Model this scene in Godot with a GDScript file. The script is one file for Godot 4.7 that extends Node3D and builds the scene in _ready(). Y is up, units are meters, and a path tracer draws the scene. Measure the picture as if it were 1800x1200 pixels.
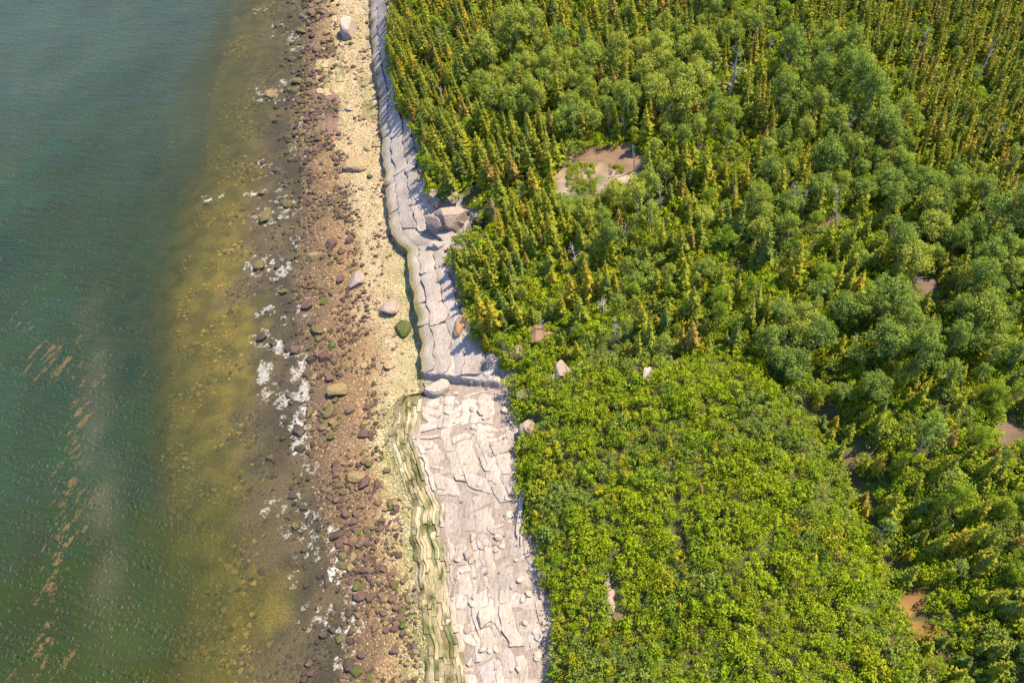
extends Node3D
# A rocky shore seen steeply from the air: sea, boulder beach, limestone shelf, mixed spruce forest. Metres, y up, sea level 0; -z runs up the coast, +x inland.

var cam_at := Vector3(0, 120, 0)
var fwd := Vector3(0, -0.8, -0.6)
var upv := Vector3(0, 0.6, -0.8)
var rng := RandomNumberGenerator.new()
var n1 := FastNoiseLite.new()
var n2 := FastNoiseLite.new()
var n3 := FastNoiseLite.new()
var curves := {}
var used := {}
var things := []
var marks := []
const Z0 := 60.0
const DZ := 0.5
const NZ := 960

# ---------------------------------------------------------------- small helpers
func ray(u: float, v: float) -> Vector3:
	return fwd + Vector3.RIGHT * ((u - 1120.0) / 1200.0) + upv * ((600.0 - v) / 1200.0)

func unproj(u: float, v: float, h: float) -> Vector3:
	var r := ray(u, v)
	return cam_at + r * ((h - cam_at.y) / r.y)

func proj(p: Vector3) -> Vector3:
	var q := p - cam_at
	var d := q.dot(fwd)
	return Vector3(1120.0 + 1200.0 * q.x / d, 600.0 - 1200.0 * q.dot(upv) / d, d)

func on_ground(u: float, v: float) -> Vector3:
	var h := 5.0
	var p := Vector3.ZERO
	for i in 9:
		p = unproj(u, v, h)
		h = lerpf(h, height(p.x, p.z), 0.8)
	p.y = height(p.x, p.z)
	return p

func rnd(a: float, b: float) -> float:
	return rng.randf_range(a, b)

func lin(r: float, g: float, b: float) -> Color:
	return Color(r, g, b)

func srgb(r: float, g: float, b: float) -> Color:
	return Color(r, g, b).linear_to_srgb()

func numbered(called: String) -> String:
	if not used.has(called):
		used[called] = 0
		return called
	used[called] += 1
	return "%s_%03d" % [called, used[called]]

func tag(o: Node, label := "", category := "", group := "", kind := "") -> void:
	if label: o.set_meta("label", label)
	if category: o.set_meta("category", category)
	if group: o.set_meta("group", group)
	if kind: o.set_meta("kind", kind)

func obj(called: String, m: Mesh, mat: Material, parent: Node = null) -> MeshInstance3D:
	var o := MeshInstance3D.new()
	o.mesh = m
	if mat: o.material_override = mat
	if parent:
		o.name = called
		parent.add_child(o, true)
	else:
		o.name = numbered(called)
		add_child(o, true)
	return o

func base(called: String, at := Vector3.ZERO, turn := 0.0) -> Node3D:
	var o := Node3D.new()
	o.name = numbered(called)
	add_child(o, true)
	o.position = at
	o.rotation.y = turn
	return o

func mesh_of(V: PackedVector3Array, N: PackedVector3Array, C: PackedColorArray, I := PackedInt32Array()) -> ArrayMesh:
	var a := []
	a.resize(Mesh.ARRAY_MAX)
	a[Mesh.ARRAY_VERTEX] = V
	if N.size(): a[Mesh.ARRAY_NORMAL] = N
	if C.size(): a[Mesh.ARRAY_COLOR] = C
	if I.size(): a[Mesh.ARRAY_INDEX] = I
	var m := ArrayMesh.new()
	m.add_surface_from_arrays(Mesh.PRIMITIVE_TRIANGLES, a)
	return m

func smooth_normals(V: PackedVector3Array, I: PackedInt32Array) -> PackedVector3Array:
	var N := PackedVector3Array()
	N.resize(V.size())
	for k in range(0, I.size(), 3):
		var n := (V[I[k + 2]] - V[I[k]]).cross(V[I[k + 1]] - V[I[k]])
		N[I[k]] += n; N[I[k + 1]] += n; N[I[k + 2]] += n
	for k in N.size():
		N[k] = N[k].normalized()
	return N

# ---------------------------------------------------------------- the lie of the land
func set_curve(key: String, pts: Array) -> void:     # pts: [u, v, h] along the coast, top of the picture first
	var w := []
	for p in pts:
		w.append(unproj(p[0], p[1], p[2]))
	w.sort_custom(func(a, b): return a.z > b.z)
	var t := PackedFloat32Array()
	t.resize(NZ)
	var k := 0
	for i in NZ:
		var z := Z0 - i * DZ
		while k < w.size() - 2 and z < w[k + 1].z:
			k += 1
		var f: float = (z - w[k].z) / (w[k + 1].z - w[k].z)
		t[i] = lerpf(w[k].x, w[k + 1].x, clampf(f, 0.0, 1.0))
	curves[key] = t

func set_values(key: String, pts: Array) -> void:    # pts: [v, value], against z at height 2
	var t := PackedFloat32Array()
	t.resize(NZ)
	var w := []
	for p in pts:
		w.append(Vector2(unproj(900, p[0], 2.0).z, p[1]))
	w.sort_custom(func(a, b): return a.x > b.x)
	var k := 0
	for i in NZ:
		var z := Z0 - i * DZ
		while k < w.size() - 2 and z < w[k + 1].x:
			k += 1
		t[i] = lerpf(w[k].y, w[k + 1].y, clampf((z - w[k].x) / (w[k + 1].x - w[k].x), 0.0, 1.0))
	curves[key] = t

func at_z(t: PackedFloat32Array, z: float) -> float:
	var f := clampf((Z0 - z) / DZ, 0.0, NZ - 1.001)
	var i := int(f)
	return lerpf(t[i], t[i + 1], f - i)

var cw: PackedFloat32Array
var cd: PackedFloat32Array
var cb: PackedFloat32Array
var cf: PackedFloat32Array
var chs: PackedFloat32Array
var chf: PackedFloat32Array
var chi: PackedFloat32Array
var cg: PackedFloat32Array
var cm: PackedFloat32Array
var pit := Vector3.ZERO

func lay_curves() -> void:
	set_curve("w", [[545, -250, 0], [548, 0, 0], [545, 90, 0], [530, 190, 0], [545, 300, 0], [545, 400, 0], [530, 500, 0], [545, 600, 0], [550, 690, 0], [548, 790, 0], [575, 860, 0], [590, 950, 0], [630, 1050, 0], [628, 1120, 0], [622, 1230, 0], [640, 1600, 0]])
	set_curve("d", [[570, -250, 1], [585, 0, 1], [592, 100, 1], [594, 190, 1], [600, 300, 1], [622, 400, 1], [650, 500, 1], [655, 600, 1], [665, 700, 1], [678, 800, 1], [700, 900, 1], [712, 1000, 1], [728, 1100, 1], [738, 1230, 1], [760, 1600, 1]])
	set_curve("b", [[650, -250, 1.6], [650, 0, 1.6], [655, 100, 1.6], [668, 200, 1.6], [676, 300, 1.6], [684, 400, 1.6], [702, 440, 1.6], [716, 452, 1.6], [724, 520, 1.6], [738, 590, 1.6], [745, 661, 1.6], [738, 664, 1.6], [734, 694, 1.6], [694, 699, 1.6], [686, 760, 1.6], [700, 830, 1.6], [724, 900, 1.6], [728, 960, 1.6], [732, 1050, 1.6], [744, 1120, 1.6], [756, 1230, 1.6], [770, 1600, 1.6]])
	set_curve("f", [[690, -250, 9], [686, 0, 9], [684, 100, 9], [692, 150, 9], [712, 205, 9], [740, 255, 9], [748, 320, 9], [765, 345, 9], [838, 372, 9], [846, 405, 8.5], [806, 430, 8], [798, 480, 7.5], [815, 550, 7], [842, 600, 7], [884, 640, 6.5], [915, 660, 6], [905, 690, 4.2], [900, 720, 4.2], [925, 750, 4.2], [912, 800, 4.5], [918, 860, 4.5], [930, 920, 4.5], [955, 1000, 4.5], [975, 1100, 4.5], [972, 1200, 4.5], [985, 1600, 4.5]])
	set_values("hs", [[-250, 1.2], [150, 1.5], [400, 2.0], [440, 1.2], [500, 2.6], [661, 2.3], [663, 0.35], [900, 0.3], [1600, 0.3]])
	set_values("hf", [[-250, 9], [370, 9], [430, 8], [500, 7.5], [600, 6.8], [661, 5.7], [664, 4.0], [800, 4.5], [1600, 4.5]])
	set_values("hi", [[-250, 9], [370, 9], [500, 8], [640, 6.5], [800, 4.8], [1600, 4.5]])
	set_values("m", [[-250, 0], [640, 0], [760, 1], [1200, 1], [1600, 1]])
	set_curve("g", [[1330, 560, 16], [1385, 660, 15], [1465, 735, 14], [1492, 800, 13], [1530, 880, 13], [1570, 960, 12], [1602, 1040, 12], [1645, 1150, 12], [1675, 1240, 12], [1800, 1600, 12]])
	cw = curves.w; cd = curves.d; cb = curves.b; cf = curves.f; chs = curves.hs; chf = curves.hf; chi = curves.hi; cg = curves.g; cm = curves.m
	for i in NZ:      # ragged edges
		var z := Z0 - i * DZ
		cb[i] += 0.9 * n1.get_noise_1d(z * 6.0) + 0.22 * n2.get_noise_1d(z * 24.0)
		cf[i] += 1.6 * n1.get_noise_1d(z * 6.0 + 500.0) + 0.8 * n2.get_noise_1d(z * 22.0 + 500.0)
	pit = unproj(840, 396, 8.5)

func height(x: float, z: float) -> float:
	var w := at_z(cw, z)
	if x < w:
		var s := w - x
		var dep := 0.028 * s + 0.05 * maxf(0.0, s - 18.0) + 0.2 * maxf(0.0, s - 29.0)
		dep *= 1.0 + 0.9 * smoothstep(-100.0, -190.0, z)
		return -minf(dep, 9.0) + (0.12 * n1.get_noise_2d(x * 6.0, z * 6.0)) * minf(1.0, s * 0.5)
	var d := at_z(cd, z)
	if x < d:
		return 0.95 * (x - w) / (d - w) + 0.1 * n1.get_noise_2d(x * 8.0, z * 8.0) * minf(1.0, (x - w))
	var b := maxf(at_z(cb, z), d + 0.5)
	if x < b:
		return 0.95 + 0.65 * (x - d) / (b - d) + 0.12 * n1.get_noise_2d(x * 5.0, z * 5.0)
	var f := maxf(at_z(cf, z), b + 2.0)
	var hf := at_z(chf, z)
	if x < f:
		var a := x - b
		var hs := at_z(chs, z - 0.22 * a)
		hf = at_z(chf, z - 0.22 * a)
		var t := a / (f - b)
		var h := 1.6 + hs * smoothstep(0.0, 0.5, a) + (hf - 1.6 - hs) * pow(t, 1.15)
		if hs > 0.8:
			h += (0.7 * n1.get_noise_2d(x * 1.2, z * 0.8) + 0.12 * n2.get_noise_2d(x * 8.0, z * 4.0)) * minf(1.0, a * 0.4)
			var q := (h + 0.7 * n2.get_noise_2d(x * 0.7, z * 0.7)) / 0.8
			var cr := absf(n2.get_noise_2d(x * 2.6 + 60.0, z * 1.0))
			var cr2 := absf(n1.get_noise_2d(x * 2.0 + 160.0, z * 5.5))
			h -= (0.55 * smoothstep(0.045, 0.0, cr) + 0.4 * smoothstep(0.03, 0.0, cr2)) * minf(1.0, a)
			h = lerpf(h, h + 0.8 * (floorf(q) + smoothstep(0.55, 0.95, q - floorf(q)) - q), 0.8)
		else:
			h += 0.12 * n1.get_noise_2d(x * 6.0, z * 2.0) * minf(1.0, a)
		return h - pit_depth(x, z)
	return inland(x, z, f, hf) - pit_depth(x, z)

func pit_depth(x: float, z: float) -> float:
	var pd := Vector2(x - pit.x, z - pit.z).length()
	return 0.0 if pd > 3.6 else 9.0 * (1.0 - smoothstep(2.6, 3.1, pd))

func inland(x: float, z: float, f: float, hf: float) -> float:
	var s := x - f
	hf = lerpf(at_z(chf, z - 0.22 * (f - at_z(cb, z))), at_z(chi, z), smoothstep(0.0, 9.0, s))
	var h := hf + 1.2 * smoothstep(0.0, 4.0, s) + 0.10 * minf(s, 170.0) + 1.6 * n1.get_noise_2d(x * 0.5, z * 0.5) * minf(1.0, s * 0.08) + 0.25 * n1.get_noise_2d(x * 4.0, z * 4.0)
	var m := at_z(cm, z)
	if m > 0.0:
		var g := at_z(cg, z)
		var t := s / maxf(g - f, 5.0)
		var hm := hf + 1.5 * smoothstep(0.0, 3.0, s) + 8.5 * sin(minf(t, 0.8) * 1.9)
		hm -= 5.5 * smoothstep(0.84, 1.0, t)
		if t > 1.0:
			hm += minf(5.0, (x - g) * 0.35) + maxf(0.0, x - g - 14.0) * 0.05
		hm += 0.8 * n1.get_noise_2d(x * 1.1, z * 1.1)
		h = lerpf(h, hm, m)
	return h

# ---------------------------------------------------------------- materials
func grain(freq: float, lo: float, hi: float, seed_: int, size := 512) -> ImageTexture:   # grey noise, several octaves, tiling by mirror blend
	var n := FastNoiseLite.new()
	n.seed = seed_
	n.noise_type = FastNoiseLite.TYPE_SIMPLEX_SMOOTH
	n.frequency = freq
	n.fractal_octaves = 5
	n.fractal_gain = 0.6
	var im := n.get_seamless_image(size, size, false, false, 0.15, true)
	im.convert(Image.FORMAT_RGB8)
	var data := im.get_data()
	for i in data.size():
		data[i] = int(255.0 * lerpf(lo, hi, data[i] / 255.0))
	return ImageTexture.create_from_image(Image.create_from_data(size, size, false, Image.FORMAT_RGB8, data))

func rock_grain() -> ImageTexture:      # pale stone with mottling, fine grain and thin dark joints
	var size := 1024
	var ims := []
	for f in [[0.006, 4, 3], [0.03, 3, 4], [0.011, 6, 2]]:
		var n := FastNoiseLite.new()
		n.seed = 100 + int(f[1])
		n.frequency = f[0]
		n.fractal_octaves = f[2]
		var im := n.get_seamless_image(size, size, false, false, 0.12, false)
		im.convert(Image.FORMAT_L8)
		ims.append(im.get_data())
	var out := PackedByteArray()
	out.resize(size * size * 3)
	for i in size * size:
		var g: float = 0.80 + 0.24 * ims[0][i] / 255.0
		g *= 0.86 + 0.28 * ims[1][i] / 255.0
		var e: float = absf(ims[2][i] / 255.0 - 0.5)
		g *= 1.0 - 0.62 * smoothstep(0.017, 0.004, e)
		var w: float = ims[0][i] / 255.0
		out[i * 3] = clampi(int(255.0 * g), 0, 255)
		out[i * 3 + 1] = clampi(int(255.0 * g * (0.965 + 0.03 * w)), 0, 255)
		out[i * 3 + 2] = clampi(int(255.0 * g * (0.93 + 0.08 * w)), 0, 255)
	return ImageTexture.create_from_image(Image.create_from_data(size, size, false, Image.FORMAT_RGB8, out))

func relief(freq: float, seed_: int, strength: float, size := 512) -> ImageTexture:
	var n := FastNoiseLite.new()
	n.seed = seed_
	n.frequency = freq
	n.fractal_octaves = 5
	var im := n.get_seamless_image(size, size, false, false, 0.15, true)
	im.convert(Image.FORMAT_RGB8)
	im.bump_map_to_normal_map(strength)
	return ImageTexture.create_from_image(im)

var tex_grain: ImageTexture
var tex_fine: ImageTexture
var tex_relief: ImageTexture
var tex_rock: ImageTexture

func solid(color: Color, rough: float, scale := 0.2, tex: Texture2D = null, bump := 1.0) -> StandardMaterial3D:
	var m := StandardMaterial3D.new()
	m.albedo_color = Color(color.r * 0.91, color.g * 0.91, color.b * 0.91)
	m.roughness = rough
	m.vertex_color_use_as_albedo = true
	m.uv1_triplanar = true
	m.uv1_world_triplanar = true
	m.uv1_scale = Vector3(scale, scale, scale)
	if tex: m.albedo_texture = tex
	if bump > 0.0:
		m.normal_enabled = true
		m.normal_texture = tex_relief
		m.normal_scale = bump
	m.metallic_specular = 0.3
	return m

func stone_skin() -> StandardMaterial3D:      # limestone: streaks and joints run along the coast
	var m := solid(srgb(0.73, 0.745, 0.76), 0.85, 0.3, tex_rock, 0.6)
	m.uv1_scale = Vector3(0.22, 0.22, 0.07)
	return m

func leafy(color: Color, through := 0.5) -> StandardMaterial3D:
	var m := StandardMaterial3D.new()
	m.albedo_color = color
	m.roughness = 0.6
	m.metallic_specular = 0.25
	m.vertex_color_use_as_albedo = true
	m.cull_mode = BaseMaterial3D.CULL_DISABLED
	if through > 0.0:
		m.backlight_enabled = true
		m.backlight = Color(through * 0.95, through, through * 0.3)
	return m

# ---------------------------------------------------------------- the ground in strips
func strip(called: String, rows: PackedFloat32Array, ncol: int, xat: Callable, yat: Callable, cat: Callable, mat: Material, label: String) -> MeshInstance3D:
	var V := PackedVector3Array()
	var C := PackedColorArray()
	var I := PackedInt32Array()
	for r in rows.size():
		for c in ncol:
			var x: float = xat.call(c, rows[r])
			var y: float = yat.call(x, rows[r])
			V.append(Vector3(x, y, rows[r]))
			C.append(cat.call(x, y, rows[r]))
	for r in rows.size() - 1:
		for c in ncol - 1:
			var a := r * ncol + c
			I.append_array([a, a + ncol, a + 1, a + 1, a + ncol, a + ncol + 1])
	var o := obj(called, mesh_of(V, smooth_normals(V, I), C, I), mat)
	tag(o, label, "", "", "structure")
	return o

func mixc(a: Color, b: Color, t: float) -> Color:
	return a.lerp(b, clampf(t, 0.0, 1.0))

func beach_color(x: float, z: float) -> Color:
	var w := at_z(cw, z)
	var d := at_z(cd, z)
	var b := at_z(cb, z)
	var p := n1.get_noise_2d(x * 3.0, z * 3.0)
	var q := n2.get_noise_2d(x * 9.0, z * 9.0)
	var wet := mixc(lin(0.20, 0.14, 0.075), lin(0.15, 0.105, 0.075), 0.5 + p)
	var mid := mixc(lin(0.38, 0.25, 0.125), lin(0.29, 0.19, 0.10), 0.5 + q)
	var dry := mixc(lin(0.60, 0.475, 0.30), lin(0.51, 0.385, 0.22), 0.5 + 0.8 * q)
	var t := (x - w) / (d - w) + 0.35 * p
	var c := mixc(wet, mid, smoothstep(0.0, 0.75, t))
	c = mixc(c, dry, smoothstep(0.7, 1.2, t))
	var near := 1.0 - clampf((b - x) / 7.0, 0.0, 1.0)
	var pv := proj(Vector3(x, 1.5, z)).y
	if pv > 440.0:
		c = mixc(c, mixc(lin(0.50, 0.46, 0.24), lin(0.26, 0.28, 0.07), 0.3 + q * 1.2), near * 0.75)
	return c

func rock_color(x: float, y: float, z: float, top := false) -> Color:
	if pit_depth(x, z) > 0.4: return lin(0.035, 0.03, 0.03)  # inside the cave pit: its deep shade painted into the rock colour
	var b := at_z(cb, z)
	var f := at_z(cf, z)
	var p := n1.get_noise_2d(x * 2.5, z * 2.0)
	var q := n2.get_noise_2d(x * 7.0, z * 5.0)
	var a := x - b
	var c := mixc(lin(0.53, 0.485, 0.455), lin(0.42, 0.38, 0.365), 0.4 + p + 0.5 * q)
	var pv := proj(Vector3(x, y, z)).y
	if pv > 672.0:
		var t := a + 2.0 * p
		c = mixc(lin(0.62, 0.55, 0.52), lin(0.50, 0.44, 0.41), 0.5 + p)
		var green := n2.get_noise_2d(x * 22.0 + 300.0, z * 13.0)
		var lower := mixc(lin(0.55, 0.48, 0.33), lin(0.40, 0.34, 0.20), 0.5 + q * 1.6)
		lower = mixc(lower, lin(0.19, 0.21, 0.07), 0.85 * smoothstep(0.1, 0.3, green + 0.12 * (1.0 - absf(a - 3.5) / 3.5)))
		lower = mixc(lower, lin(0.07, 0.085, 0.03), 0.7 * smoothstep(0.28, 0.42, green))
		c = mixc(lower, c, smoothstep(3.8, 6.6, t + 2.0 * q))
		if not top: c = mixc(mixc(lower, lin(0.15, 0.115, 0.06), 0.55), lin(0.40, 0.335, 0.30), smoothstep(4.0, 7.0, t))
	elif pv > 430.0:
		c = mixc(mixc(lin(0.36, 0.31, 0.15), lin(0.2, 0.19, 0.08), 0.5 + q), c, smoothstep(0.8, 2.5, a + 0.8 * p))
		c = mixc(c, lin(0.60, 0.54, 0.50), 0.5 * smoothstep(2.0, 6.0, a))
	else:
		c = mixc(mixc(lin(0.34, 0.29, 0.17), lin(0.27, 0.22, 0.12), 0.5 + q), c, smoothstep(0.6, 2.2, a + 0.6 * p))
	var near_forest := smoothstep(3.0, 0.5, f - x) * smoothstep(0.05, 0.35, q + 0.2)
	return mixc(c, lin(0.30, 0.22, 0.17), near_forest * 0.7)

var bare := []      # [world point, radius, colour]
func floor_color(x: float, z: float) -> Color:
	var p := n1.get_noise_2d(x * 3.0, z * 3.0)
	var q := n2.get_noise_2d(x * 9.0, z * 9.0)
	if pit_depth(x, z) > 0.4: return lin(0.035, 0.03, 0.03)  # cave darkness put into the ground colour within the pit
	var c := mixc(lin(0.075, 0.09, 0.025), lin(0.13, 0.11, 0.055), 0.5 + p)
	c = mixc(c, lin(0.13, 0.19, 0.03), smoothstep(0.0, 0.4, q))
	for e in bare:
		var d: float = Vector2(x - e[0].x, (z - e[0].z)).length() / e[1] + 0.8 * p + 0.35 * q
		if d < 1.0:
			c = mixc(c, mixc(e[2], e[2] * 0.62, 0.5 + 1.4 * q), smoothstep(1.0, 0.75, d))
	return c

func ground() -> void:
	var rows := PackedFloat32Array([60.0, 40.0, 20.0, 6.0, 0.0, -6.0])
	var z := -9.0
	while z > -270.0:
		rows.append(z)
		z -= 0.36 if z > -150.0 else 0.55
	rows.append_array([-275.0, -285.0, -300.0, -330.0, -400.0])
	var out := PackedFloat32Array([700, 400, 220, 140, 100, 80, 66, 58, 52, 48])
	var s := 45.0
	while s > 0.2:
		out.append(s)
		s -= 0.9
	out.append(0.0)
	var bed := solid(srgb(0.75, 0.75, 0.75), 0.8, 0.25, tex_grain)
	strip("seabed", rows, out.size(), func(c, zz): return at_z(cw, zz) - out[c], func(x, zz): return height(x, zz),
		func(x, y, zz):
			var p := n1.get_noise_2d(x * 2.6, zz * 2.2)
			var q := n2.get_noise_2d(x * 8.0, zz * 8.0)
			var sd: float = at_z(cw, zz) - x
			var c := mixc(lin(0.20, 0.15, 0.10), lin(0.085, 0.07, 0.065), 0.5 + 1.2 * p + 0.9 * q)
			return mixc(c, mixc(lin(0.31, 0.245, 0.06), lin(0.17, 0.145, 0.05), 0.5 + 1.6 * q), smoothstep(10.0, 18.0, sd + 11.0 * p) * (1.0 - 0.6 * smoothstep(-110.0, -190.0, zz))),
		bed, "stony seabed seen through the shallow water")
	var nb := 44
	strip("beach", rows, nb, func(c, zz): return lerpf(at_z(cw, zz), maxf(at_z(cb, zz), at_z(cd, zz) + 0.5), c / (nb - 1.0)), func(x, zz): return height(x, zz),
		func(x, y, zz): return beach_color(x, zz), solid(srgb(0.74, 0.75, 0.80), 0.85, 0.6, tex_fine, 1.4), "pebble beach, brown and wet by the sea, pale and dry higher up")
	var nr := 64
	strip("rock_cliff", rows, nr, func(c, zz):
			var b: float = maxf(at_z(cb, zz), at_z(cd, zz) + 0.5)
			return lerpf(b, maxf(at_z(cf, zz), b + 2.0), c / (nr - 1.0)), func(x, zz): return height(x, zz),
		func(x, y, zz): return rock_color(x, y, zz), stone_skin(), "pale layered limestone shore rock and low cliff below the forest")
	var inn := PackedFloat32Array([0.0])
	s = 0.6
	while s < 420.0:
		inn.append(s)
		s += 0.7 if s < 12.0 else (1.8 if s < 190.0 else 60.0)
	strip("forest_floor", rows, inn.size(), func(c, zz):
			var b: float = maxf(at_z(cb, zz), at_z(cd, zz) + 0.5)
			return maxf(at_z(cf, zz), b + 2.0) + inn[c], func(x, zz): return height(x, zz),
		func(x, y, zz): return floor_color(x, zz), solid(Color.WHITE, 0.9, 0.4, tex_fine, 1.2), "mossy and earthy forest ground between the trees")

# ---------------------------------------------------------------- sea
func wave_normals() -> ImageTexture:
	var size := 512
	var im := Image.create(size, size, false, Image.FORMAT_RGB8)
	var dirs := []
	for i in 26:      # whole periods along both sides, so that it tiles
		var ky := rng.randi_range(3, 26)
		var kx := int(round(ky * rnd(-0.55, 0.25)))
		dirs.append([kx, ky, rnd(0, TAU), 1.0 / sqrt(float(ky))])
	var n := FastNoiseLite.new()
	n.seed = 77
	n.frequency = 0.05
	n.fractal_octaves = 3
	var nim := n.get_seamless_image(size, size, false, false, 0.15, true)
	for y in size:
		for x in size:
			var g := nim.get_pixel(x, y).r
			var s := 0.0
			for d in dirs:
				s += d[3] * sin(TAU * (d[0] * x + d[1] * y) / size + d[2] + 5.0 * g)
			var h := clampf(0.5 + s * 0.055 + (g - 0.5) * 0.3, 0.0, 1.0)
			im.set_pixel(x, y, Color(h, h, h))
	im.bump_map_to_normal_map(9.0)
	return ImageTexture.create_from_image(im)

func sea() -> void:
	var V := PackedVector3Array()
	var C := PackedColorArray()
	var I := PackedInt32Array()
	var xs := PackedFloat32Array([-900, -600, -400, -300])
	var x := -260.0
	while x < -20.0:
		xs.append(x)
		x += 1.0
	xs.append_array([-18.0, -12.0])
	var zs := PackedFloat32Array([60, 30, 10])
	var z := -4.0
	while z > -290.0:
		zs.append(z)
		z -= 1.0
	zs.append_array([-320.0, -400.0])
	for zz in zs:
		for xx in xs:
			var pr := proj(Vector3(xx, 0, zz))
			var h := height(xx, zz)
			var dep := maxf(0.0, -h)
			var p := n1.get_noise_2d(xx * 0.5, zz * 0.25)
			var deep := mixc(lin(0.0165, 0.0300, 0.0180), lin(0.0215, 0.0310, 0.0105), smoothstep(-90.0, -35.0, zz + 0.25 * xx + 30.0 * p))
			deep = mixc(deep, lin(0.025, 0.040, 0.031), smoothstep(-110.0, -230.0, zz))
			var sd: float = at_z(cw, zz) - xx
			# silt stirred up along a line parallel to the shore
			var px := lerpf(-97.0, -124.0, clampf((-zz - 45.0) / 55.0, -0.4, 1.0))
			var silt := exp(-pow((xx - px - 3.0 * p) / 3.5, 2.0)) * smoothstep(-18.0, -50.0, zz) * smoothstep(-112.0, -88.0, zz)
			deep = mixc(deep, lin(0.07, 0.068, 0.045), silt * clampf(0.32 + 0.5 * n2.get_noise_2d(xx * 4.0, zz * 2.0), 0.0, 0.7))
			deep = deep * (1.0 + 0.22 * n1.get_noise_2d(xx * 1.6 + 7.0, zz * 1.2))
			var tea := lin(0.044, 0.046, 0.017)
			deep = mixc(tea, deep, smoothstep(9.0, 40.0, sd + 12.0 * p + 9.0 * n2.get_noise_2d(xx * 2.0, zz * 1.2)))
			var a := 0.16 + 0.84 * (1.0 - exp(-dep * (0.5 + 0.5 * p)))
			if xx > at_z(cw, zz): a = 0.25
			V.append(Vector3(xx, 0.03 * sin(zz * 0.9 + 0.25 * xx + 3.0 * p) + 0.02 * sin(zz * 2.1 - xx * 0.4), zz))
			C.append(Color(deep.r, deep.g, deep.b, a))
	var nc := xs.size()
	for r in zs.size() - 1:
		for c in nc - 1:
			var k := r * nc + c
			I.append_array([k, k + nc, k + 1, k + 1, k + nc, k + nc + 1])
	var m := StandardMaterial3D.new()
	m.albedo_color = Color.WHITE
	m.vertex_color_use_as_albedo = true
	m.transparency = BaseMaterial3D.TRANSPARENCY_ALPHA
	m.roughness = 0.3
	m.metallic_specular = 0.22
	m.normal_enabled = true
	m.normal_texture = wave_normals()
	m.normal_scale = 1.8
	m.uv1_triplanar = true
	m.uv1_world_triplanar = true
	m.uv1_scale = Vector3(0.038, 0.038, 0.038)
	tag(obj("sea_water", mesh_of(V, smooth_normals(V, I), C, I), m), "green sea with small wind waves, clear brown shallows by the beach", "", "", "structure")

# ---------------------------------------------------------------- rocks
func ico(level: int) -> Array:
	var t := 1.618034
	var V := [Vector3(-1, t, 0), Vector3(1, t, 0), Vector3(-1, -t, 0), Vector3(1, -t, 0), Vector3(0, -1, t), Vector3(0, 1, t), Vector3(0, -1, -t), Vector3(0, 1, -t), Vector3(t, 0, -1), Vector3(t, 0, 1), Vector3(-t, 0, -1), Vector3(-t, 0, 1)]
	for i in 12:
		V[i] = V[i].normalized()
	var F := [0, 11, 5, 0, 5, 1, 0, 1, 7, 0, 7, 10, 0, 10, 11, 1, 5, 9, 5, 11, 4, 11, 10, 2, 10, 7, 6, 7, 1, 8, 3, 9, 4, 3, 4, 2, 3, 2, 6, 3, 6, 8, 3, 8, 9, 4, 9, 5, 2, 4, 11, 6, 2, 10, 8, 6, 7, 9, 8, 1]
	for l in level:
		var G := []
		var mid := {}
		for k in range(0, F.size(), 3):
			var e := []
			for j in 3:
				var a: int = F[k + j]
				var b: int = F[k + (j + 1) % 3]
				var key := mini(a, b) * 100000 + maxi(a, b)
				if not mid.has(key):
					mid[key] = V.size()
					V.append((V[a] + V[b]).normalized())
				e.append(mid[key])
			G.append_array([F[k], e[0], e[2], F[k + 1], e[1], e[0], F[k + 2], e[2], e[1], e[0], e[1], e[2]])
		F = G
	return [V, F]

func rock_mesh(level: int, cuts: int, rough: float, flat := 1.0) -> ArrayMesh:   # a lump about 1 across, faceted by random planes; its foot is at y = -0.3
	var s := ico(level)
	var planes := []
	for i in cuts:
		var n := Vector3(rng.randfn(), rng.randfn() * 0.8, rng.randfn()).normalized()
		planes.append([n, rnd(0.5, 0.85)])
	planes.append([Vector3(rnd(-0.2, 0.2), 1, rnd(-0.2, 0.2)).normalized(), rnd(0.6, 0.8)])
	var off := Vector3(rnd(-50, 50), rnd(-50, 50), rnd(-50, 50))
	var V := PackedVector3Array()
	var I := PackedInt32Array()
	for p0: Vector3 in s[0]:
		var p := p0 * (1.0 + rough * n3.get_noise_3dv(p0 * 60.0 + off) + rough * 0.4 * n3.get_noise_3dv(p0 * 190.0 + off))
		for pl in planes:
			var e: float = p.dot(pl[0]) - pl[1]
			if e > 0.0:
				p -= pl[0] * e * 0.92
		p += p0 * (0.10 * rough * 3.0 * n3.get_noise_3dv(p0 * 420.0 + off) if level > 2 else 0.0)
		V.append(Vector3(p.x * 0.5, p.y * 0.5 * flat, p.z * 0.5))
	for k in range(0, s[1].size(), 3):
		I.append_array([s[1][k], s[1][k + 2], s[1][k + 1]])
	var C := PackedColorArray()
	for p in V:
		var k := 1.0 + 0.22 * n3.get_noise_3dv(p * 110.0 + off)
		C.append(Color(k, k, k * 0.98))
	return mesh_of(V, smooth_normals(V, I), C, I)

var boulder_meshes := []
var pebble_meshes := []
var rock_mats := {}

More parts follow.
